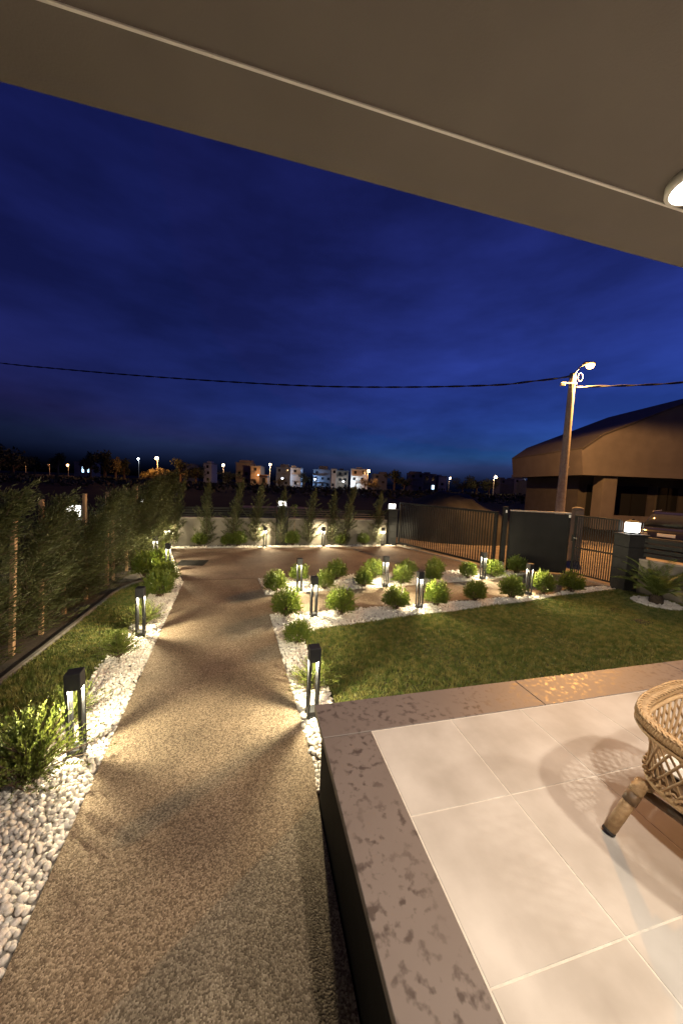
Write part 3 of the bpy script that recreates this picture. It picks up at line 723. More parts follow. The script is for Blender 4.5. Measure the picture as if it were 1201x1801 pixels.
# ================================================================== BOUNDARY: walls, pillars, lanterns, gates
def along(a, b):
    a = Vector((a[0], a[1], 0)); b = Vector((b[0], b[1], 0)); d = b - a
    return a, d.length, math.atan2(d.y, d.x)
def low_wall(a, b, h, lab, thick=.2):
    o, L, rz = along(a, b); t = thing('garden_wall', lab, 'wall', o, rz)
    MB().box(0, L, -thick / 2, thick / 2, -0.07, h).build('wall', 'plaster', t)
    n = max(1, round(L / 1.2))
    for i in range(n): MB().box(L * i / n + .003, L * (i + 1) / n - .003, -thick / 2 - .02, thick / 2 + .02, h + .001, h + .04, .004).build('coping_slab', 'wall_coping', t)
def slat_fence(a, b, z0, z1, lab, n=4):
    o, L, rz = along(a, b); t = thing('slat_fence', lab, 'fence', o, rz, 'dark slat fences on the low walls')
    k = max(2, round(L / 1.6) + 1)
    for i in range(k):
        x = .03 + (L - .06) * i / (k - 1); MB().box(x - .025, x + .025, -.025, .025, z0 - .01, z1 + .02, .003).build('post', 'anthracite', t)
    hh = (z1 - z0 - .04) / n
    for i in range(n):
        z = z0 + .04 + hh * i; MB().box(0, L, -.045, -.026, z, z + hh * .74, .003).build('slat', 'anthracite', t)
WZ = 0.92
low_wall((-3.40, 12.42), (0.68, 12.42), WZ, 'pale low wall behind the cypresses on the hedge side of the lantern')
low_wall((1.12, 12.42), (4.98, 12.42), WZ, 'pale low wall behind the cypresses on the gate side of the lantern')
low_wall((-3.62, -0.5), (-3.62, 7.55), WZ - .05, 'low wall hidden behind the near part of the hedge')
low_wall((-3.62, 8.0), (-3.62, 12.2), WZ - .05, 'low wall hidden behind the far part of the hedge')
slat_fence((-3.40, 12.42), (0.68, 12.42), WZ + .04, 1.34, 'dark slat fence on the rear wall between hedge corner and lantern')
slat_fence((1.12, 12.42), (4.98, 12.42), WZ + .04, 1.34, 'dark slat fence on the rear wall between lantern and gate pillar')
slat_fence((-3.62, -0.5), (-3.62, 7.55), WZ - .01, 1.30, 'dark slat fence behind the near part of the hedge')
slat_fence((-3.62, 8.0), (-3.62, 12.2), WZ - .01, 1.30, 'dark slat fence behind the far part of the hedge')
WR0, WR1 = (8.93, 5.93), (10.3, 1.2)
low_wall(WR0, WR1, 0.78, 'beige low wall behind the palm beside the stone gate pillar')
slat_fence(WR0, WR1, 0.83, 1.33, 'dark horizontal slat fence above the beige wall in front of the parked car')

def pillar(x, y, rz, w, h, lab):
    t = thing('gate_pillar', lab, 'pillar', (x, y, -0.06), rz, 'dark stone pillars of the boundary')
    hh = h + .06
    n = 5
    for i in range(n): MB().box(-w / 2, w / 2, -w / 2, w / 2, hh * i / n + .003, hh * (i + 1) / n - .003, .006).build('stone_block', 'pillar_stone', t)
    MB().box(-w / 2 + .008, w / 2 - .008, -w / 2 + .008, w / 2 - .008, 0.01, hh - .01).build('core', 'anthracite', t)
    MB().box(-w / 2 - .025, w / 2 + .025, -w / 2 - .025, w / 2 + .025, hh, hh + .035, .006).build('cap', 'pillar_stone', t)
    return h + .035 - .06 + .06
def lantern(x, y, rz, z, lab, s=1.0):
    t = thing('pillar_lantern', lab, 'lantern', (x, y, z - .0), rz, 'square glowing lanterns on the pillars', scale=s)
    MB().box(-.10, .10, -.10, .10, -.0, .03, .004).build('base', 'anthracite', t)
    MB().box(-.115, .115, -.115, .115, .031, .235, .01).build('glass', 'lantern_glass', t)
    for sx in (-1, 1):
        for sy in (-1, 1): MB().box(sx * .122 - .006, sx * .122 + .006, sy * .122 - .006, sy * .122 + .006, .02, .25).build('corner_bar', 'anthracite', t)
    MB().lathe([(.19, .236), (.18, .25), (.05, .29), (.02, .31)], 4).build('cap', 'anthracite', t)
    t.children[-1].rotation_euler = (0, 0, PI / 4)
for x, y, rz, w, pl, ll in [(5.20, 12.40, -.1, .36, 'dark stone pillar between the rear wall and the sliding gate', 'glowing square lantern on the pillar beside the sliding gate'),
                       (8.83, 6.12, -.28, .44, 'broad dark stone pillar beside the slatted pedestrian gate', 'large glowing square lantern on the broad pillar in front of the parked car'),
                       (-3.62, 7.78, 0, .36, 'dark stone pillar buried in the hedge', 'bright lantern shining through the hedge between two stakes'),
                       (-3.62, 12.40, 0, .36, 'dark stone pillar at the hedge corner of the rear wall', 'lantern glowing behind the far end of the hedge'),
                       (0.90, 12.42, 0, .36, 'dark stone pillar in the middle of the rear wall', 'lantern glowing behind a cypress of the rear wall')]:
    z = pillar(x, y, rz, w, 1.35, pl); lantern(x, y, rz, 1.35 + .038, ll, 1.15 if x > 8 or y < 8 else .85)

# sliding gate
A, B = (5.42, 12.16), (6.78, 8.30)
o, L, rz = along(A, B)
sg = thing('sliding_gate', 'long dark sliding gate of upright slats across the driveway', 'gate', o, rz)
GH = 1.68
MB().box(0, L, -.03, .03, .06, .12, .003).build('bottom_rail', 'anthracite', sg)
MB().box(0, L, -.03, .03, GH - .06, GH, .003).build('top_rail', 'anthracite', sg)
MB().box(0, .06, -.031, .031, .121, GH - .061, .003).build('stile', 'anthracite', sg)
MB().box(L - .06, L, -.031, .031, .121, GH - .061, .003).build('stile', 'anthracite', sg)
slm = MB().box(-.016, .016, -.008, .008, .121, GH - .061, .002).mesh('slat', 'anthracite')
ns = 44
for i in range(ns): link('slat', slm, sg, (.10 + (L - .2) * i / (ns - 1), 0, 0))
for x in (.4, L - .4): MB().lathe([(.05, -.012), (.05, .012)], 14).xf(Matrix.Translation((x, 0, .012)) @ Matrix.Rotation(PI / 2, 4, 'X')).build('wheel', 'galvanised', sg)
struct('gate_track', MB().prism([(5.34, 12.10), (5.48, 12.16), (6.86, 8.30), (6.72, 8.25)], -0.06, 0.004), 'wall_coping')
pt = thing('gate_post', 'slender dark post between the sliding gate and the solid panel', 'post', (6.92, 8.18, -.05), -.3)
MB().box(-.06, .06, -.06, .06, 0, 1.87, .004).build('post', 'anthracite', pt)
MB().box(-.07, .07, -.07, .07, 1.87, 1.89, .003).build('cap', 'anthracite', pt)
MB().box(-.02, .02, -.09, -.06, 1.72, 1.80, .004).build('sensor', 'sensor_white', pt)
gm = thing('gate_motor', 'grey gate motor box at the end of the sliding gate', 'gate motor', (6.70, 8.02, 0), -.3)
MB().box(-.13, .13, -.09, .09, .01, .27, .02).build('housing', 'plastic_grey', gm); MB().box(-.16, .16, -.12, .12, -.01, .012).build('base_plate', 'galvanised', gm)
MB().box(-.05, .05, -.096, -.089, .16, .2).build('badge', 'sensor_white', gm)
# solid panel
A, B = (7.03, 8.12), (8.52, 7.52)
o, L, rz = along(A, B)
sp = thing('solid_gate', 'solid dark sheet metal gate panel with a pale top rail', 'gate panel', o, rz)
nb = 2
MB().box(.03, L - .03, -.012, .012, .08, 1.70).build('sheet', 'anthracite_panel', sp)
for x0, x1 in ((0, .05), (L - .05, L)): MB().box(x0, x1, -.03, .03, -.05, 1.72, .003).build('stile', 'anthracite', sp)
MB().box(0, L, -.035, .035, 1.721, 1.76, .004).build('top_rail', 'rail_metal', sp)
MB().box(.05, L - .05, -.03, .03, .03, .09, .003).build('bottom_rail', 'anthracite', sp)
MB().box(L - .06, L - .02, -.07, -.03, 1.62, 1.70, .004).build('sensor', 'sensor_white', sp)
# pedestrian gate
A, B = (8.60, 7.44), (8.80, 6.38)
o, L, rz = along(A, B)
pg = thing('pedestrian_gate', 'narrow dark gate of upright slats between the solid panel and the broad pillar', 'gate', o, rz)
for x0, x1 in ((0, .045), (L - .045, L)): MB().box(x0, x1, -.025, .025, .05, 1.70, .003).build('stile', 'anthracite', pg)
for z in (.06, .78, 1.66): MB().box(.046, L - .046, -.02, .02, z, z + .04, .003).build('rail', 'anthracite', pg)
slm = MB().box(-.012, .012, -.006, .006, .101, 1.659).mesh('slat', 'anthracite')
for i in range(18): link('slat', slm, pg, (.075 + (L - .15) * i / 17, -.036, 0))
lk = MB().box(.0, .10, -.10, -.05, .98, 1.16, .006).build('lock_box', 'anthracite', pg)
MB().tube([(.08, -.10, 1.08), (.08, -.14, 1.08), (.18, -.145, 1.08)], .009, 8).build('handle', 'galvanised', lk)
struct('gate_sill', MB().prism([(8.42, 7.50), (8.58, 7.50), (8.78, 6.36), (8.62, 6.34)], -0.06, 0.012), 'wall_coping')

# valve covers in the lawn, drain in the driveway
for x, y, s, lab in ((*G(1082, 1074), .15, 'grey edged irrigation valve cover sunk in the lawn before the palm'), (*G(1128, 1094), .15, 'dark irrigation valve cover sunk in the lawn nearer the terrace')):
    t = thing('valve_cover', lab, 'valve cover', (x, y, 0.0), .1)
    MB().box(-s, s, -s * .75, s * .75, -.03, .012, .004).build('frame', 'plastic_dark', t); MB().box(-s + .03, s - .03, -s * .75 + .03, s * .75 - .03, .0121, .018, .003).build('lid', 'drain', t)
dx, dy = G(338, 990)
t = thing('drain_grate', 'dark rectangular drain grate set in the driveway', 'drain', (dx, dy, 0), -.1)
MB().box(-.36, .36, -.30, .30, -.03, .006).build('frame', 'drain', t)
bar = MB().box(-.33, .33, -.008, .008, .006, .012).mesh('bar', 'drain')
for i in range(14): link('bar', bar, t, (0, -.26 + .04 * i, 0))

# ================================================================== STREET POLE AND CABLES
PX, PY = 13.34, 12.34
t = thing('street_light', 'tall concrete street pole with an orange sodium lamp and cable loops', 'street light', (PX, PY, -0.07), -.2)
pole_h = 7.62
MB().tube([(0, 0, z) for z in np.linspace(0, pole_h, 9)], list(np.linspace(.205, .122, 9)), 12).build('pole', 'concrete_pole', t, True)
for z in (3.6, 5.5): MB().lathe([(.185 - .011 * z, -.03), (.195 - .011 * z, 0), (.185 - .011 * z, .03)], 14, (0, 0, z)).build('band', 'galvanised', t, True)
MB().box(.13, .22, -.04, .04, 3.5, 3.58, .005).build('bracket', 'galvanised', t)
arm = [(.0, -.08, 7.45), (.05, -.12, 7.68), (.18, -.16, 7.86), (.36, -.2, 7.97)]
MB().tube(arm, .035, 8).build('lamp_arm', 'galvanised', t, True)
hd = MB().box(.30, .78, -.31, -.09, 7.95, 8.07, .04).build('lamp_head', 'galvanised', t)
MB().lathe([(.03, -.15), (.12, -.11), (.155, 0)], 14, (.60, -.2, 7.945)).build('lamp_glass', 'street_glass', hd, True)
MB().box(-.55, .12, -.17, -.12, 7.12, 7.18, .004).build('crossarm', 'galvanised', t)
MB().box(-.62, -.42, -.20, -.08, 7.02, 7.16, .02).build('junction_box', 'white_paint', t)
MB().tube([(.16 + .0 + .13 * math.cos(a) * .8 + .07, -.16, 7.42 + .18 * math.sin(a)) for a in np.linspace(0, 2 * PI, 22)], .012, 6).build('cable_loop', 'galvanised', t, True)
point_light('street_light_source', t, (.58, -.22, 7.70), P_STREET, (1.0, 0.46, 0.12), 0.1, spot=math.radians(177), blend=.12)
def cable(name, pxs, a, b, lab, r=.03, start=None, extra=None):
    pts = [on_plane(x, y, a, b) for x, y in pxs]
    if start: pts = [Vector(start)] + pts
    # Catmull-Rom
    out = []
    Q = [pts[0] * 2 - pts[1]] + pts + [pts[-1] * 2 - pts[-2]]
    for i in range(1, len(Q) - 2):
        for k in range(14):
            u = k / 14; p0, p1, p2, p3 = Q[i - 1:i + 3]
            out.append(0.5 * ((2 * p1) + (p2 - p0) * u + (2 * p0 - 5 * p1 + 4 * p2 - p3) * u * u + (3 * p1 - p0 - 3 * p2 + p3) * u ** 3))
    out.append(pts[-1])
    mb = MB(); n = len(out)
    tt = thing(name, lab, 'cable')
    acc = 0
    for s in range(2):
        acc = 0; path = []
        for i, p in enumerate(out):
            if i: acc += (out[i] - out[i - 1]).length
            an = acc * 3.2 + s * PI; path.append(p + Vector((0, math.sin(an), math.cos(an))) * r * .8)
        MB().tube(path, r * .75, 6).build('strand', 'cable', tt, True)
cable('overhead_cable', [(1004, 661), (985, 664.5), (930, 671), (870, 677), (720, 680.5), (560, 679), (400, 671), (240, 660), (100, 648), (0, 638), (-200, 612)], (PX, PY), (-12, 26), 'twisted dark overhead cable running from the street pole across the sky')
cable('overhead_cable', [(1012, 681), (1060, 679), (1125, 677), (1201, 672), (1330, 655)], (PX, PY), (30, 5), 'short lit overhead cable running from the street pole above the dark house')

# ================================================================== HOUSE ACROSS THE STREET, CAR, MOUND
h0 = AD(1025, 835, 22.0); h1 = AD(1201, 835, 22.0)
ux = Vector((h1.x - h0.x, h1.y - h0.y, 0)).normalized(); hz = math.atan2(ux.y, ux.x)
ho = thing('house', 'large dark two storey house with an angular overhanging upper floor', 'house', (h0.x, h0.y, -0.07), hz)
def hp(px, py):
    p = on_plane(px, py, (h0.x, h0.y), (h1.x, h1.y)); return ((p.x - h0.x) * ux.x + (p.y - h0.y) * ux.y, p.z + .07)
prof = [hp(1025, 835), hp(1023, 790), hp(1060, 765), hp(1201, 712)]
rx, rzz = prof[-1]; slope = (rzz - prof[2][1]) / (rx - prof[2][0])
prof += [(rx + 2.2, rzz + 2.2 * slope), (rx + 5.2, rzz + .8), (rx + 7, rzz - 2), (rx + 7, prof[0][1])]
D_ = 9.0; n = len(prof)
up = MB().raw([(x, 0, z) for x, z in prof] + [(x, D_, z) for x, z in prof], [tuple(range(n)), tuple(range(2 * n - 1, n - 1, -1))] + [(i + n, (i + 1) % n + n, (i + 1) % n, i) for i in range(n)])
uo = up.build('upper_floor', 'house_render', ho)
rf = MB()
for i in (1, 2, 3, 4):
    (xa, za), (xb, zb) = prof[i], prof[i + 1]
    rf.raw([(xa, -.12, za + .01), (xb, -.12, zb + .01), (xb, D_, zb + .01), (xa, D_, za + .01), (xa, -.12, za + .12), (xb, -.12, zb + .12), (xb, D_, zb + .12), (xa, D_, za + .12)],
           [(0, 1, 2, 3), (7, 6, 5, 4), (0, 4, 5, 1), (1, 5, 6, 2), (2, 6, 7, 3), (3, 7, 4, 0)])
rf.build('roof', 'house_trim', ho)
zb = prof[0][1]
MB().box(1.2, 13.2, 2.0, D_ - .2, 0, zb - .002).build('ground_floor', 'house_trim', ho)
c0 = hp(1068, 840)[0]; c1 = hp(1093, 840)[0]
MB().box(c0, c1, .3, 1.2, 0, zb - .002, .01).build('column', 'house_render', ho)
MB().box(8.6, 9.5, .3, 1.2, 0, zb - .002, .01).build('column', 'house_render', ho)
for x0, x1 in ((1.7, 3.4), (3.8, 6.2), (6.8, 8.4), (9.3, 11.5)):
    wv = MB().box(x0, x1, 1.95, 1.999, .7, zb - .5).build('window', 'house_trim', ho)
    MB().box(x0 + .08, x1 - .08, 1.93, 1.949, .78, zb - .58).build('pane', 'glass_dark', wv)
    MB().box((x0 + x1) / 2 - .03, (x0 + x1) / 2 + .03, 1.915, 1.929, .78, zb - .58).build('mullion', 'anthracite', wv)
MB().box(hp(1093, 840)[0] + .01, 12, .4, .55, 0, 1.0).build('balustrade', 'house_render', ho)

# pale pillar beyond the gate
wp = AD(1017, 889, 11.5)
t = thing('stone_pillar', 'pale stone pillar with a rounded cap rising behind the pedestrian gate', 'pillar', (wp.x, wp.y, -0.05), -.4)
MB().box(-.13, .13, -.13, .13, 0, wp.z - .12, .01).build('shaft', 'plaster', t); MB().lathe([(.17, 0), (.18, .05), (.15, .10), (.06, .13)], 14, (0, 0, wp.z - .13)).build('cap', 'plaster', t, True)

# soil mound beyond the sliding gate
mp = AD(785, 905, 17.0)
NX, NY = 60, 40; V = []; Fm = []
rng = np.random.default_rng(5)
from mathutils import noise
for j in range(NY + 1):
    for i in range(NX + 1):
        u = i / NX * 2 - 1; v = j / NY * 2 - 1
        r = math.hypot(u * (1.0 if u > 0 else 1.1), v); hgt = max(0, 1 - r ** 1.8) ** .8
        nz = noise.fractal(Vector((u * 4, v * 4, 1.3)), 1.0, 2.0, 4)
        V.append((u * 3.6, v * 3.0, hgt * 2.15 * (1 + .07 * nz) + (.06 * nz if hgt > 0 else 0) - .02))
for j in range(NY):
    for i in range(NX):
        a = j * (NX + 1) + i; Fm.append((a, a + 1, a + NX + 2, a + NX + 1))
mo = MB().raw(V, Fm).build('soil_mound', 'mound_soil', None, True, loc=(mp.x, mp.y, -.07), rot=(0, 0, math.radians(-25)))
mo['label'] = 'big dark heap of earth beyond the sliding gate'; mo['category'] = 'soil heap'

# parked car -------------------------------------------------------------
cp = AD(1172, 940, 13.0)
dirv = Vector((cp.x, cp.y, 0)).normalized()
car = thing('parked_car', 'dark parked car with pale number plate behind the slat fence', 'car', (cp.x, cp.y, -0.045), math.atan2(dirv.y, dirv.x) + math.radians(-6))
# x axis = away from camera (length), y = width ; z up
W2 = .92
prof = [(0.0, .35), (-.05, .62), (0.0, .95), (.12, 1.05), (.95, 1.12), (4.2, 1.10), (4.45, .98), (4.5, .6), (4.45, .35)]
cab = [(.80, 1.10), (1.45, 1.60), (1.75, 1.68), (3.5, 1.68), (3.9, 1.60), (4.3, 1.09)]
def loft(profile, w_of, name, material, parent):
    secs = []; S = [-1, -.93, -.6, 0, .6, .93, 1]; n = len(profile); mb = MB(); V = []; Fq = []
    for s in S:
        ins = 0.0 if abs(s) < .95 else .05
        for x, z in profile:
            cx_ = 2.2; V.append((cx_ + (x - cx_) * (1 - ins * .3) + (.0), s * w_of(x, z), z - (ins * .5 if z > .5 else 0) ))
    for k in range(len(S) - 1):
        for i in range(n):
            j = (i + 1) % n; Fq.append((k * n + i, k * n + j, (k + 1) * n + j, (k + 1) * n + i))
    Fq += [tuple(range(n - 1, -1, -1)), tuple((len(S) - 1) * n + i for i in range(n))]
    return mb.raw(V, Fq).build(name, material, parent, True)
loft(prof, lambda x, z: W2 * (1 - .08 * max(0, .3 - x) / .3), 'body', 'car_paint', car)
loft(cab, lambda x, z: W2 - .04 - .22 * max(0, (z - 1.1)) / .58, 'cabin', 'glass_dark', car)
MB().raw([(1.5, -.70, 1.625), (3.85, -.70, 1.625), (3.85, .70, 1.625), (1.5, .70, 1.625), (1.75, -.62, 1.70), (3.55, -.62, 1.70), (3.55, .62, 1.70), (1.75, .62, 1.70)],
         [(3, 2, 1, 0), (4, 5, 6, 7), (0, 1, 5, 4), (1, 2, 6, 5), (2, 3, 7, 6), (3, 0, 4, 7)]).build('roof', 'car_paint', car)
for s in (-1, 1):
    MB().box(1.5, 3.7, s * .66 - .02, s * .66 + .02, 1.70, 1.735, .01).build('roof_rail', 'galvanised', car)
    MB().box(-.05, .14, s * .70 - .16, s * .70 + .16, .76, .90, .02).build('headlight', 'headlight', car)
    MB().box(1.05, 1.22, s * .98 - .09, s * .98 + .09, 1.08, 1.22, .02).build('mirror', 'car_paint', car)
    for x in (.85, 3.6):
        wv = MB().lathe([(.20, -.11), (.33, -.11), (.345, -.06), (.345, .06), (.33, .11), (.20, .11)], 22).xf(Matrix.Translation((x, s * .80, .345)) @ Matrix.Rotation(PI / 2, 4, 'X')).build('wheel', 'rubber', car, True)
        MB().lathe([(.05, -.118), (.21, -.115), (.21, .115), (.05, .118)], 16).xf(Matrix.Translation((x, s * .80, .345)) @ Matrix.Rotation(PI / 2, 4, 'X')).build('rim', 'galvanised', wv)
MB().box(-.075, -.045, -.26, .26, .80, .91, .004).build('number_plate', 'plate', car)
MB().box(-.08, -.03, -.55, .55, .60, .72, .01).build('grille', 'car_trim', car)
MB().box(-.09, .05, -.86, .86, .40, .56, .02).build('bumper', 'car_trim', car)

# ================================================================== FAR TOWN
def ground_at(px, d):
    p = AD(px, 860, d); return p
def far_lamp(px, py, d, glass, color, power, lab, r=None):
    p = AD(px, py, d); t = thing('street_lamp', lab, 'street lamp', (p.x, p.y, -0.07), group='distant street lamps')
    h = p.z + .07
    MB().tube([(0, 0, 0), (0, 0, h * .5), (0, 0, h + .25)], [.13, .11, .08], 6).build('pole', 'galvanised', t)
    MB().tube([(0, 0, h + .2), (0, -.4, h + .35), (0, -.9, h + .3)], .06, 6).build('arm', 'galvanised', t)
    rr = r or d * .0034
    MB().lathe([(rr * .2, -rr), (rr * .8, -rr * .6), (rr, 0), (rr * .8, rr * .6), (rr * .2, rr)], 10, (0, -.9, h)).build('lamp_glass', glass, t, True)
    point_light('street_lamp_source', t, (0, -.9 - rr * 1.6, h - rr), power * EV, color, .3)
WARM = (1.0, .6, .28); RED = (1.0, .42, .12); COOL = (.75, .88, 1.0)
far_lamp(45, 815, 260, 'far_glass_red', RED, 3000, 'distant reddish street lamp, outermost of the three low ones behind the hedge', .7)
far_lamp(87, 817, 280, 'far_glass_red', RED, 3000, 'distant reddish street lamp, middle of the three low ones behind the hedge', .6)
far_lamp(120, 818, 260, 'far_glass_red', RED, 3000, 'distant reddish street lamp beside the row of blue lit windows', .75)
far_lamp(244, 807, 190, 'far_glass_white', COOL, 1500, 'distant white lamp left of the big orange lamp', .5)
far_lamp(277, 806, 120, 'far_glass_warm', RED, 9000, 'distant bright orange lamp above glowing bushes and a reddish wall', .55)
far_lamp(393, 818, 170, 'far_glass_warm', WARM, 2500, 'distant warm lamp left of the tan house with a dark top')
far_lamp(475, 817, 150, 'far_glass_warm', WARM, 6000, 'distant warm lamp between the orange lit house and the white houses')
far_lamp(647, 828, 150, 'far_glass_warm', RED, 5000, 'distant warm lamp at the corner of the big white house')
far_lamp(790, 841, 200, 'far_glass_warm', WARM, 1500, 'distant warm lamp above the earth heap', .5)
far_lamp(869, 839, 140, 'far_glass_warm', WARM, 2500, 'distant warm lamp on a tall thin pole between heap and street pole')
far_lamp(1003, 846, 130, 'far_glass_warm', RED, 1500, 'distant orange lamp just right of the street pole', .35)

def far_house(x0, x1, yt, d, material, lab, tower=None, depth=9.0, floors=3, lit=(), roof=None, lamp=None, skew=0.0):
    a = AD(x0, yt, d); b = AD(x1, yt, d); L = math.hypot(b.x - a.x, b.y - a.y); rz = math.atan2(b.y - a.y, b.x - a.x) + skew
    t = thing('far_house', lab, 'house', (a.x, a.y, -0.07), rz, 'houses of the distant town')
    H_ = a.z + .07
    MB().box(0, L, 0, depth, 0, H_).build('wall', material, t)
    r = MB().box(-.25, L + .25, -.25, depth + .25, H_ + .002, H_ + .35).build('roof', roof or 'far_grey', t)
    if tower:
        f0, f1, hh = tower; MB().box(L * f0, L * f1, depth * .3, depth * .8, H_ + .352, H_ + .35 + hh).build('roof_tower', roof or material, r)
    fh = H_ / floors; nw = max(1, int(L / 3.0))
    for fl in range(floors):
        for k in range(nw):
            xm = L * (k + .5) / nw; z0 = fl * fh + fh * .3
            if (fl, k) not in lit and random.random() < .35: continue
            xm += random.uniform(-.4, .4); z0 += random.uniform(-.1, .15)
            w = MB().box(xm - .75, xm + .75, -.06, -.002, z0, z0 + fh * .5).build('window', material, t)
            gl = 'glass_dark'
            if (fl, k) in lit: gl = lit[(fl, k)] if isinstance(lit, dict) else 'window_warm'
            MB().box(xm - .65, xm + .65, -.10, -.061, z0 + .1, z0 + fh * .5 - .1).build('pane', gl, w)
        if fl: MB().box(L * .05, L * .6, -1.2, -.003, fl * fh - .12, fl * fh + .06).build('balcony', material, t)
    if lamp:
        lx, lz, pw, colr, gm_, rr = lamp
        MB().lathe([(rr * .2, -rr), (rr * .8, -rr * .6), (rr, 0), (rr * .8, rr * .6), (rr * .2, rr)], 10, (L * lx, -2.2, lz)).build('wall_lamp', gm_, t, True)
        MB().tube([(L * lx, 0, lz), (L * lx, -2.2, lz)], .05, 5).build('lamp_bracket', 'galvanised', t)
        point_light('wall_lamp_source', t, (L * lx, -2.2 - rr * 1.5, lz), pw * EV * .45, colr, .3)
BL = (.45, .68, 1.0)
far_house(130, 160, 812, 230, 'far_grey', 'distant low building with a row of bright blue white windows', floors=1, lit={(0, i): 'window_blue' for i in range(1, 9)}, skew=0)
far_house(322, 338, 816, 190, 'far_grey', 'distant unlit house behind the dark tree beside the orange lamp')
far_house(358, 372, 815, 190, 'far_white', 'distant faint pale house left of the warm lamp', tower=(.2, .7, 1.2))
far_house(415, 441, 814, 165, 'far_tan', 'distant tan apartment house with a dark flat top', tower=(.1, .95, 1.3))
far_house(441, 458, 820, 160, 'far_tan', 'distant house whose wall is lit orange by a street lamp', lamp=(.9, 5.0, 2200, (1, .45, .15), 'far_glass_warm', .2))
far_house(456, 470, 836, 150, 'far_tan', 'distant low shed lit orange beside the street lamp', floors=1, depth=5, roof='roof_tile')
far_house(486, 511, 822, 175, 'far_grey', 'distant grey house with a dark stepped roof beside the white house', tower=(.2, .8, 1.6))
far_house(511, 529, 823, 165, 'far_white', 'distant white house washed by a cool white lamp', tower=(.0, .4, 1.0), lamp=(-.7, 3.9, 4200, BL, 'far_glass_white', .42))
far_house(551, 582, 826, 175, 'far_grey', 'distant bluish house with a bright blue lit ground floor', tower=(.3, .8, 1.9), lamp=(.12, 4.2, 5200, (.3, .55, 1.0), 'far_glass_white', .40))
far_house(583, 592, 825, 170, 'far_white', 'distant narrow pale house tower beside the bluish house')
far_house(592, 613, 828, 175, 'far_tan', 'distant brown house with a white lamp at its foot', tower=(.2, .6, 1.0), lamp=(.6, 3.6, 1800, COOL, 'far_glass_white', .42))
far_house(618, 646, 825, 160, 'far_white', 'distant big white house beside a lamp and an orange bush', tower=(.35, .7, .8), lamp=(.1, 3.0, 4500, (.75, .92, 1.0), 'far_glass_white', .15))
far_house(656, 681, 834, 180, 'far_grey', 'distant dim house right of the big white house', tower=(.5, 1.0, 1.2))
far_house(721, 746, 832, 185, 'far_grey', 'distant dim wide house with a flat dark roof', tower=(.1, .9, .8))
far_house(746, 767, 834, 190, 'far_grey', 'distant dim house with one bright cool window', floors=2, lit={(0, 1): 'window_blue'}, tower=(.2, .6, 1.0))
far_house(772, 786, 838, 190, 'far_white', 'distant small pale house left of the lamp over the heap', tower=(.1, .5, .8))
far_house(880, 903, 843, 200, 'far_grey', 'distant dim house right of the tall thin lamp', tower=(.2, .5, .9))
far_house(905, 924, 841, 200, 'far_white', 'distant pale stepped house with a roof tower', tower=(.25, .6, 2.0), lamp=(1.2, 5.0, 1500, COOL, 'far_glass_white', .45))
far_house(926, 941, 846, 190, 'far_grey', 'distant low house with a warm lamp beside it', lamp=(1.3, 3.8, 900, WARM, 'far_glass_warm', .4))
far_house(946, 968, 845, 200, 'far_grey', 'distant dim house left of the street pole', tower=(.3, .7, .9))
far_house(1002, 1016, 850, 150, 'far_tan', 'distant house between the street pole and the dark house', floors=2, lamp=(.3, 1.7, 600, COOL, 'far_glass_white', .3))

def far_tree(px, yt, d, wpx, lab, material='far_leaf', seed=0):
    p = AD(px, yt, d); h = p.z + .07; w = wpx / F * d
    r_ = np.random.default_rng(900 + seed)
    t = thing('tree', lab, 'tree', (p.x, p.y, -.07), 0, 'trees of the far plain')
    cl = 9; P = []; 
    lob = np.column_stack([r_.normal(0, .26, cl) * w, r_.normal(0, .26, cl) * w, h * r_.uniform(.35, .85, cl)])
    tr = MB().tube([(0, 0, 0), (0, 0, h * .35), (.05 * w, 0, h * .7)], [.05 * h, .04 * h, .015 * h], 6)
    for q in lob: tr.tube([(0, 0, h * .35), tuple(q)], [.02 * h, .008 * h], 4)
    tr.build('trunk', 'bark', t)
    for q in lob:
        k = 110; v = r_.normal(0, 1, (k, 3)); v /= np.linalg.norm(v, axis=1)[:, None]; v *= (r_.random(k) ** .4)[:, None]
        P.append(q + v * np.array([w * .24, w * .24, h * .17]))
    P = np.concatenate(P); P = P[P[:, 2] > .05 * h]; P[:, 2] = np.minimum(P[:, 2], h * .99)
    dd = r_.normal(0, 1, P.shape); dd /= np.linalg.norm(dd, axis=1)[:, None]; n = len(P)
    link('crown', leaves_mesh('crown', P, dd, r_.uniform(.05, .10, n) * h, r_.uniform(.03, .06, n) * h, material), t)
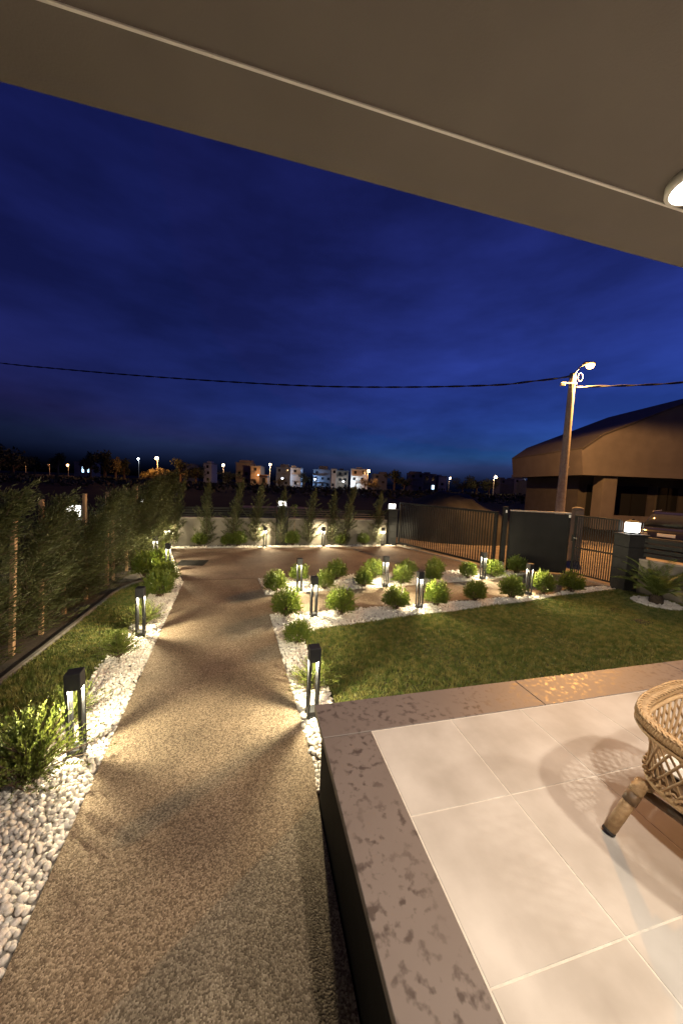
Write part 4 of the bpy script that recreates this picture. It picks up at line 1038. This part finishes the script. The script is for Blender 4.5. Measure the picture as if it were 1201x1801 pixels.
TREES = [(-8, 772, 90, 70, 'tall dark tree at the hedge side end of the skyline', 'far_leaf'), (22, 795, 110, 40, 'dark tree tapering down beside the tallest dark tree', 'far_leaf'),
         (60, 799, 200, 26, 'distant dark tree between two reddish lamps', 'far_leaf'), (101, 795, 200, 20, 'distant narrow dark tree beside the middle reddish lamp', 'far_leaf'),
         (158, 794, 150, 22, 'distant dark pointed tree right of the blue windows', 'far_leaf'), (184, 791, 140, 26, 'distant tall dark tree beside the orange lit tree', 'far_leaf'),
         (203, 803, 130, 16, 'distant slim tree lit orange from the side', 'far_lit_leaf'), (218, 800, 140, 18, 'distant dark tree right of the orange lit tree', 'far_leaf'),
         (262, 824, 118, 30, 'distant bush glowing orange left of the orange lamp', 'far_lit_leaf'), (292, 822, 119, 34, 'distant bush glowing orange right of the orange lamp', 'far_lit_leaf'),
         (318, 806, 130, 46, 'distant broad dark tree right of the glowing bushes', 'far_leaf'), (345, 816, 135, 30, 'distant low dark tree sloping down from the broad one', 'far_leaf'),
         (400, 828, 160, 30, 'distant dark bush in front of the tan apartment house', 'far_leaf'), (497, 840, 140, 22, 'distant low bush lit warm beside the street lamp', 'far_lit_leaf'),
         (536, 828, 165, 18, 'distant dark tree between the white and the bluish house', 'far_leaf'), (642, 840, 146, 30, 'distant orange bush in front of the big white house', 'far_lit_leaf'),
         (662, 847, 146, 26, 'distant dull bush right of the orange bush', 'far_lit_leaf'), (695, 826, 165, 26, 'distant dark tree between two dim houses', 'far_leaf'), (712, 838, 160, 26, 'distant dark low tree left of the wide dim house', 'far_leaf'),
         (815, 838, 150, 40, 'distant dark broad tree right of the lamp over the heap', 'far_leaf'), (840, 836, 150, 36, 'distant tallest dark tree left of the thin lamp', 'far_leaf'), (862, 842, 160, 24, 'distant dark tree behind the thin lamp', 'far_leaf'),
         (975, 846, 140, 40, 'distant dark tree touching the street pole', 'far_leaf'), (1022, 850, 120, 30, 'distant dark tree at the edge of the dark house', 'far_leaf')]
for i, (px, yt, d, w, lab, mm_) in enumerate(TREES): far_tree(px, yt, d, w, lab, mm_, i)
# scrub along the far edge of the field
rng = np.random.default_rng(77)
n = 9000; px = rng.uniform(-150, 1300, n); d = rng.uniform(60, 150, n)
base = np.array([tuple(AD(a, 860, b)) for a, b in zip(px, d)]); base[:, 2] = rng.uniform(-.05, 1.5, n) * (0.3 + 0.7 * np.abs(np.sin(px * .043) * np.sin(px * .017 + 1)))
dd = rng.normal(0, 1, (n, 3)); dd /= np.linalg.norm(dd, axis=1)[:, None]
sc = link('scrub', leaves_mesh('scrub', base, dd, rng.uniform(.5, 1.3, n), rng.uniform(.3, .8, n), 'far_leaf')); sc['kind'] = 'stuff'; sc['label'] = 'dark scrub covering the far side of the field'; sc['category'] = 'scrub'

# ================================================================== CANE CHAIR
CXc, CYc = 2.12, 0.86
chair = thing('cane_chair', 'low round cane armchair with lattice sides and splayed rattan legs on the terrace tiles', 'chair', (CXc, CYc, TZ), math.radians(8))
def ring_pts(rx, ry, z, n=48, e=3.0, zvar=0.0, ph=0):
    fine = []
    for i in range(720):
        a = 2 * PI * i / 720; c, s_ = math.cos(a), math.sin(a); k = (abs(c) ** e + abs(s_) ** e) ** (-1 / e)
        fine.append(Vector((rx * k * c - .03, ry * k * s_, z + zvar * math.cos(a - ph))))
    cum = [0.0]
    for i in range(720): cum.append(cum[-1] + (fine[(i + 1) % 720] - fine[i]).length)
    return [fine[min(719, int(np.searchsorted(cum, cum[-1] * i / n)))] for i in range(n)]
def closed(pts): return pts + [pts[0], pts[1]]
ZR, ZH = 0.575, 0.275
rimA = ring_pts(.345, .345, ZR, 64, zvar=.03, ph=0.2)
hoop = ring_pts(.305, .305, ZH, 64)
MB().tube(closed(rimA), .024, 10, False).build('rim', 'rattan', chair, True)
# fine cane wrapped round the rim
pts = []
N = 64 * 26
for i in range(N + 1):
    u = i / N * 64; i0 = int(u) % 64; f_ = u - int(u); p = rimA[i0].lerp(rimA[(i0 + 1) % 64], f_)
    q = Vector((p.x, p.y, 0)).normalized(); a = i * 2 * PI / 8
    pts.append(p + q * math.cos(a) * .0245 + Vector((0, 0, 1)) * math.sin(a) * .0245)
MB().tube(pts, .0046, 4, False).build('binding', 'rattan', chair, True)
for dz, dr in ((.024, .012), (.018, -.02)):   # raised plaits along the rim
    for s_ in (-1, 1):
        pts = []
        for i in range(64 * 5 + 1):
            u = i / 5; i0 = int(u) % 64; p = rimA[i0].lerp(rimA[(i0 + 1) % 64], u - int(u)); q = Vector((p.x, p.y, 0)).normalized(); a = i * 0.9
            pts.append(p + q * (dr + s_ * math.sin(a) * .007) + Vector((0, 0, dz + s_ * math.cos(a) * .004)))
        MB().tube(pts, .0045, 4, False).build('plait', 'rattan', chair, True)
inner = ring_pts(.325, .325, ZR - .035, 64, zvar=.03, ph=0.2)
MB().tube(closed(inner), .011, 8, False).build('inner_rim', 'rattan', chair, True)
outer = ring_pts(.36, .36, ZR - .03, 64, zvar=.03, ph=0.2)
MB().tube(closed(outer), .010, 8, False).build('outer_rim', 'rattan', chair, True)
MB().tube(closed(hoop), .014, 8, False).build('hoop', 'rattan', chair, True)
hoop2 = ring_pts(.312, .312, ZH + .028, 64)
pl = []
for i in range(64 * 5 + 1):
    u = i / 5; i0 = int(u) % 64; p = hoop2[i0].lerp(hoop2[(i0 + 1) % 64], u - int(u)); q = Vector((p.x, p.y, 0)).normalized(); a = i * 1.1
    pl.append(p + q * math.cos(a) * .012 + Vector((0, 0, 1)) * math.sin(a) * .012)
MB().tube(pl, .006, 4, False).build('plait', 'rattan', chair, True)
# lattice: crossing diagonal canes
ND = 44
for s in (-1, 1):
    for i in range(ND):
        pts = []
        for k in range(9):
            u = k / 8; idx = (i / ND * 64 + s * u * 4.6) % 64; i0 = int(idx); f_ = idx - i0
            a = hoop[i0].lerp(hoop[(i0 + 1) % 64], f_); b = inner[i0].lerp(inner[(i0 + 1) % 64], f_)
            p = a.lerp(b, u); q = Vector((p.x, p.y, 0)).normalized(); pts.append(p + q * (s * .004 - .014 * math.sin(PI * u) ))
        MB().tube(pts, .0058, 5, False).build('cane', 'rattan_cane', chair, True)
seat = MB(); sp_ = ring_pts(.285, .285, ZH + .01, 40); 
seat.raw([tuple(p) for p in sp_] + [tuple(p + Vector((0, 0, .03))) for p in sp_], [tuple(range(39, -1, -1)), tuple(range(40, 80))] + [(i, (i + 1) % 40, 40 + (i + 1) % 40, 40 + i) for i in range(40)])
seat.build('seat', 'rattan_dark', chair)
wv = MB().box(-.25, .25, -.25, .25, ZH + .045, ZH + .10, .03).build('cushion', 'cushion', chair)
# under frame and legs
for a_, b_ in (((-.27, -.27), (-.27, .27)), ((.27, -.27), (.27, .27)), ((-.27, -.25), (.27, -.25)), ((-.27, .25), (.27, .25))):
    MB().tube([(a_[0], a_[1], ZH - .055 - (.03 if a_[0] == b_[0] else 0)), (b_[0], b_[1], ZH - .055 - (.03 if a_[0] == b_[0] else 0))], .021, 9).build('frame_rail', 'rattan_dark', chair, True)
for sx in (-1, 1):
    for sy in (-1, 1):
        top = Vector((sx * .30, sy * .265, ZH - .055)); ft = Vector((sx * .435, sy * .30, .004))
        dv = ft - top
        lg = MB().tube([top + dv * -.12, top + dv * .5, ft], [.024, .026, .025], 12).build('leg', 'rattan', chair, True)
        MB().tube([top + dv * .14, top + dv * .34], [.029, .029], 12).build('binding', 'rattan_dark', lg, True)
        MB().tube([top + dv * -.02, top + dv * .13], [.0285, .0285], 12).build('collar', 'rattan', lg, True)
        MB().tube([ft - dv * .045, ft + dv * .006], [.0265, .0265], 12).build('foot', 'rubber_foot', lg, True)
        MB().tube([top + Vector((0, 0, .02)), Vector((sx * .25, sy * .25, ZH - .06))], .026, 9).build('joint', 'rattan', chair, True)
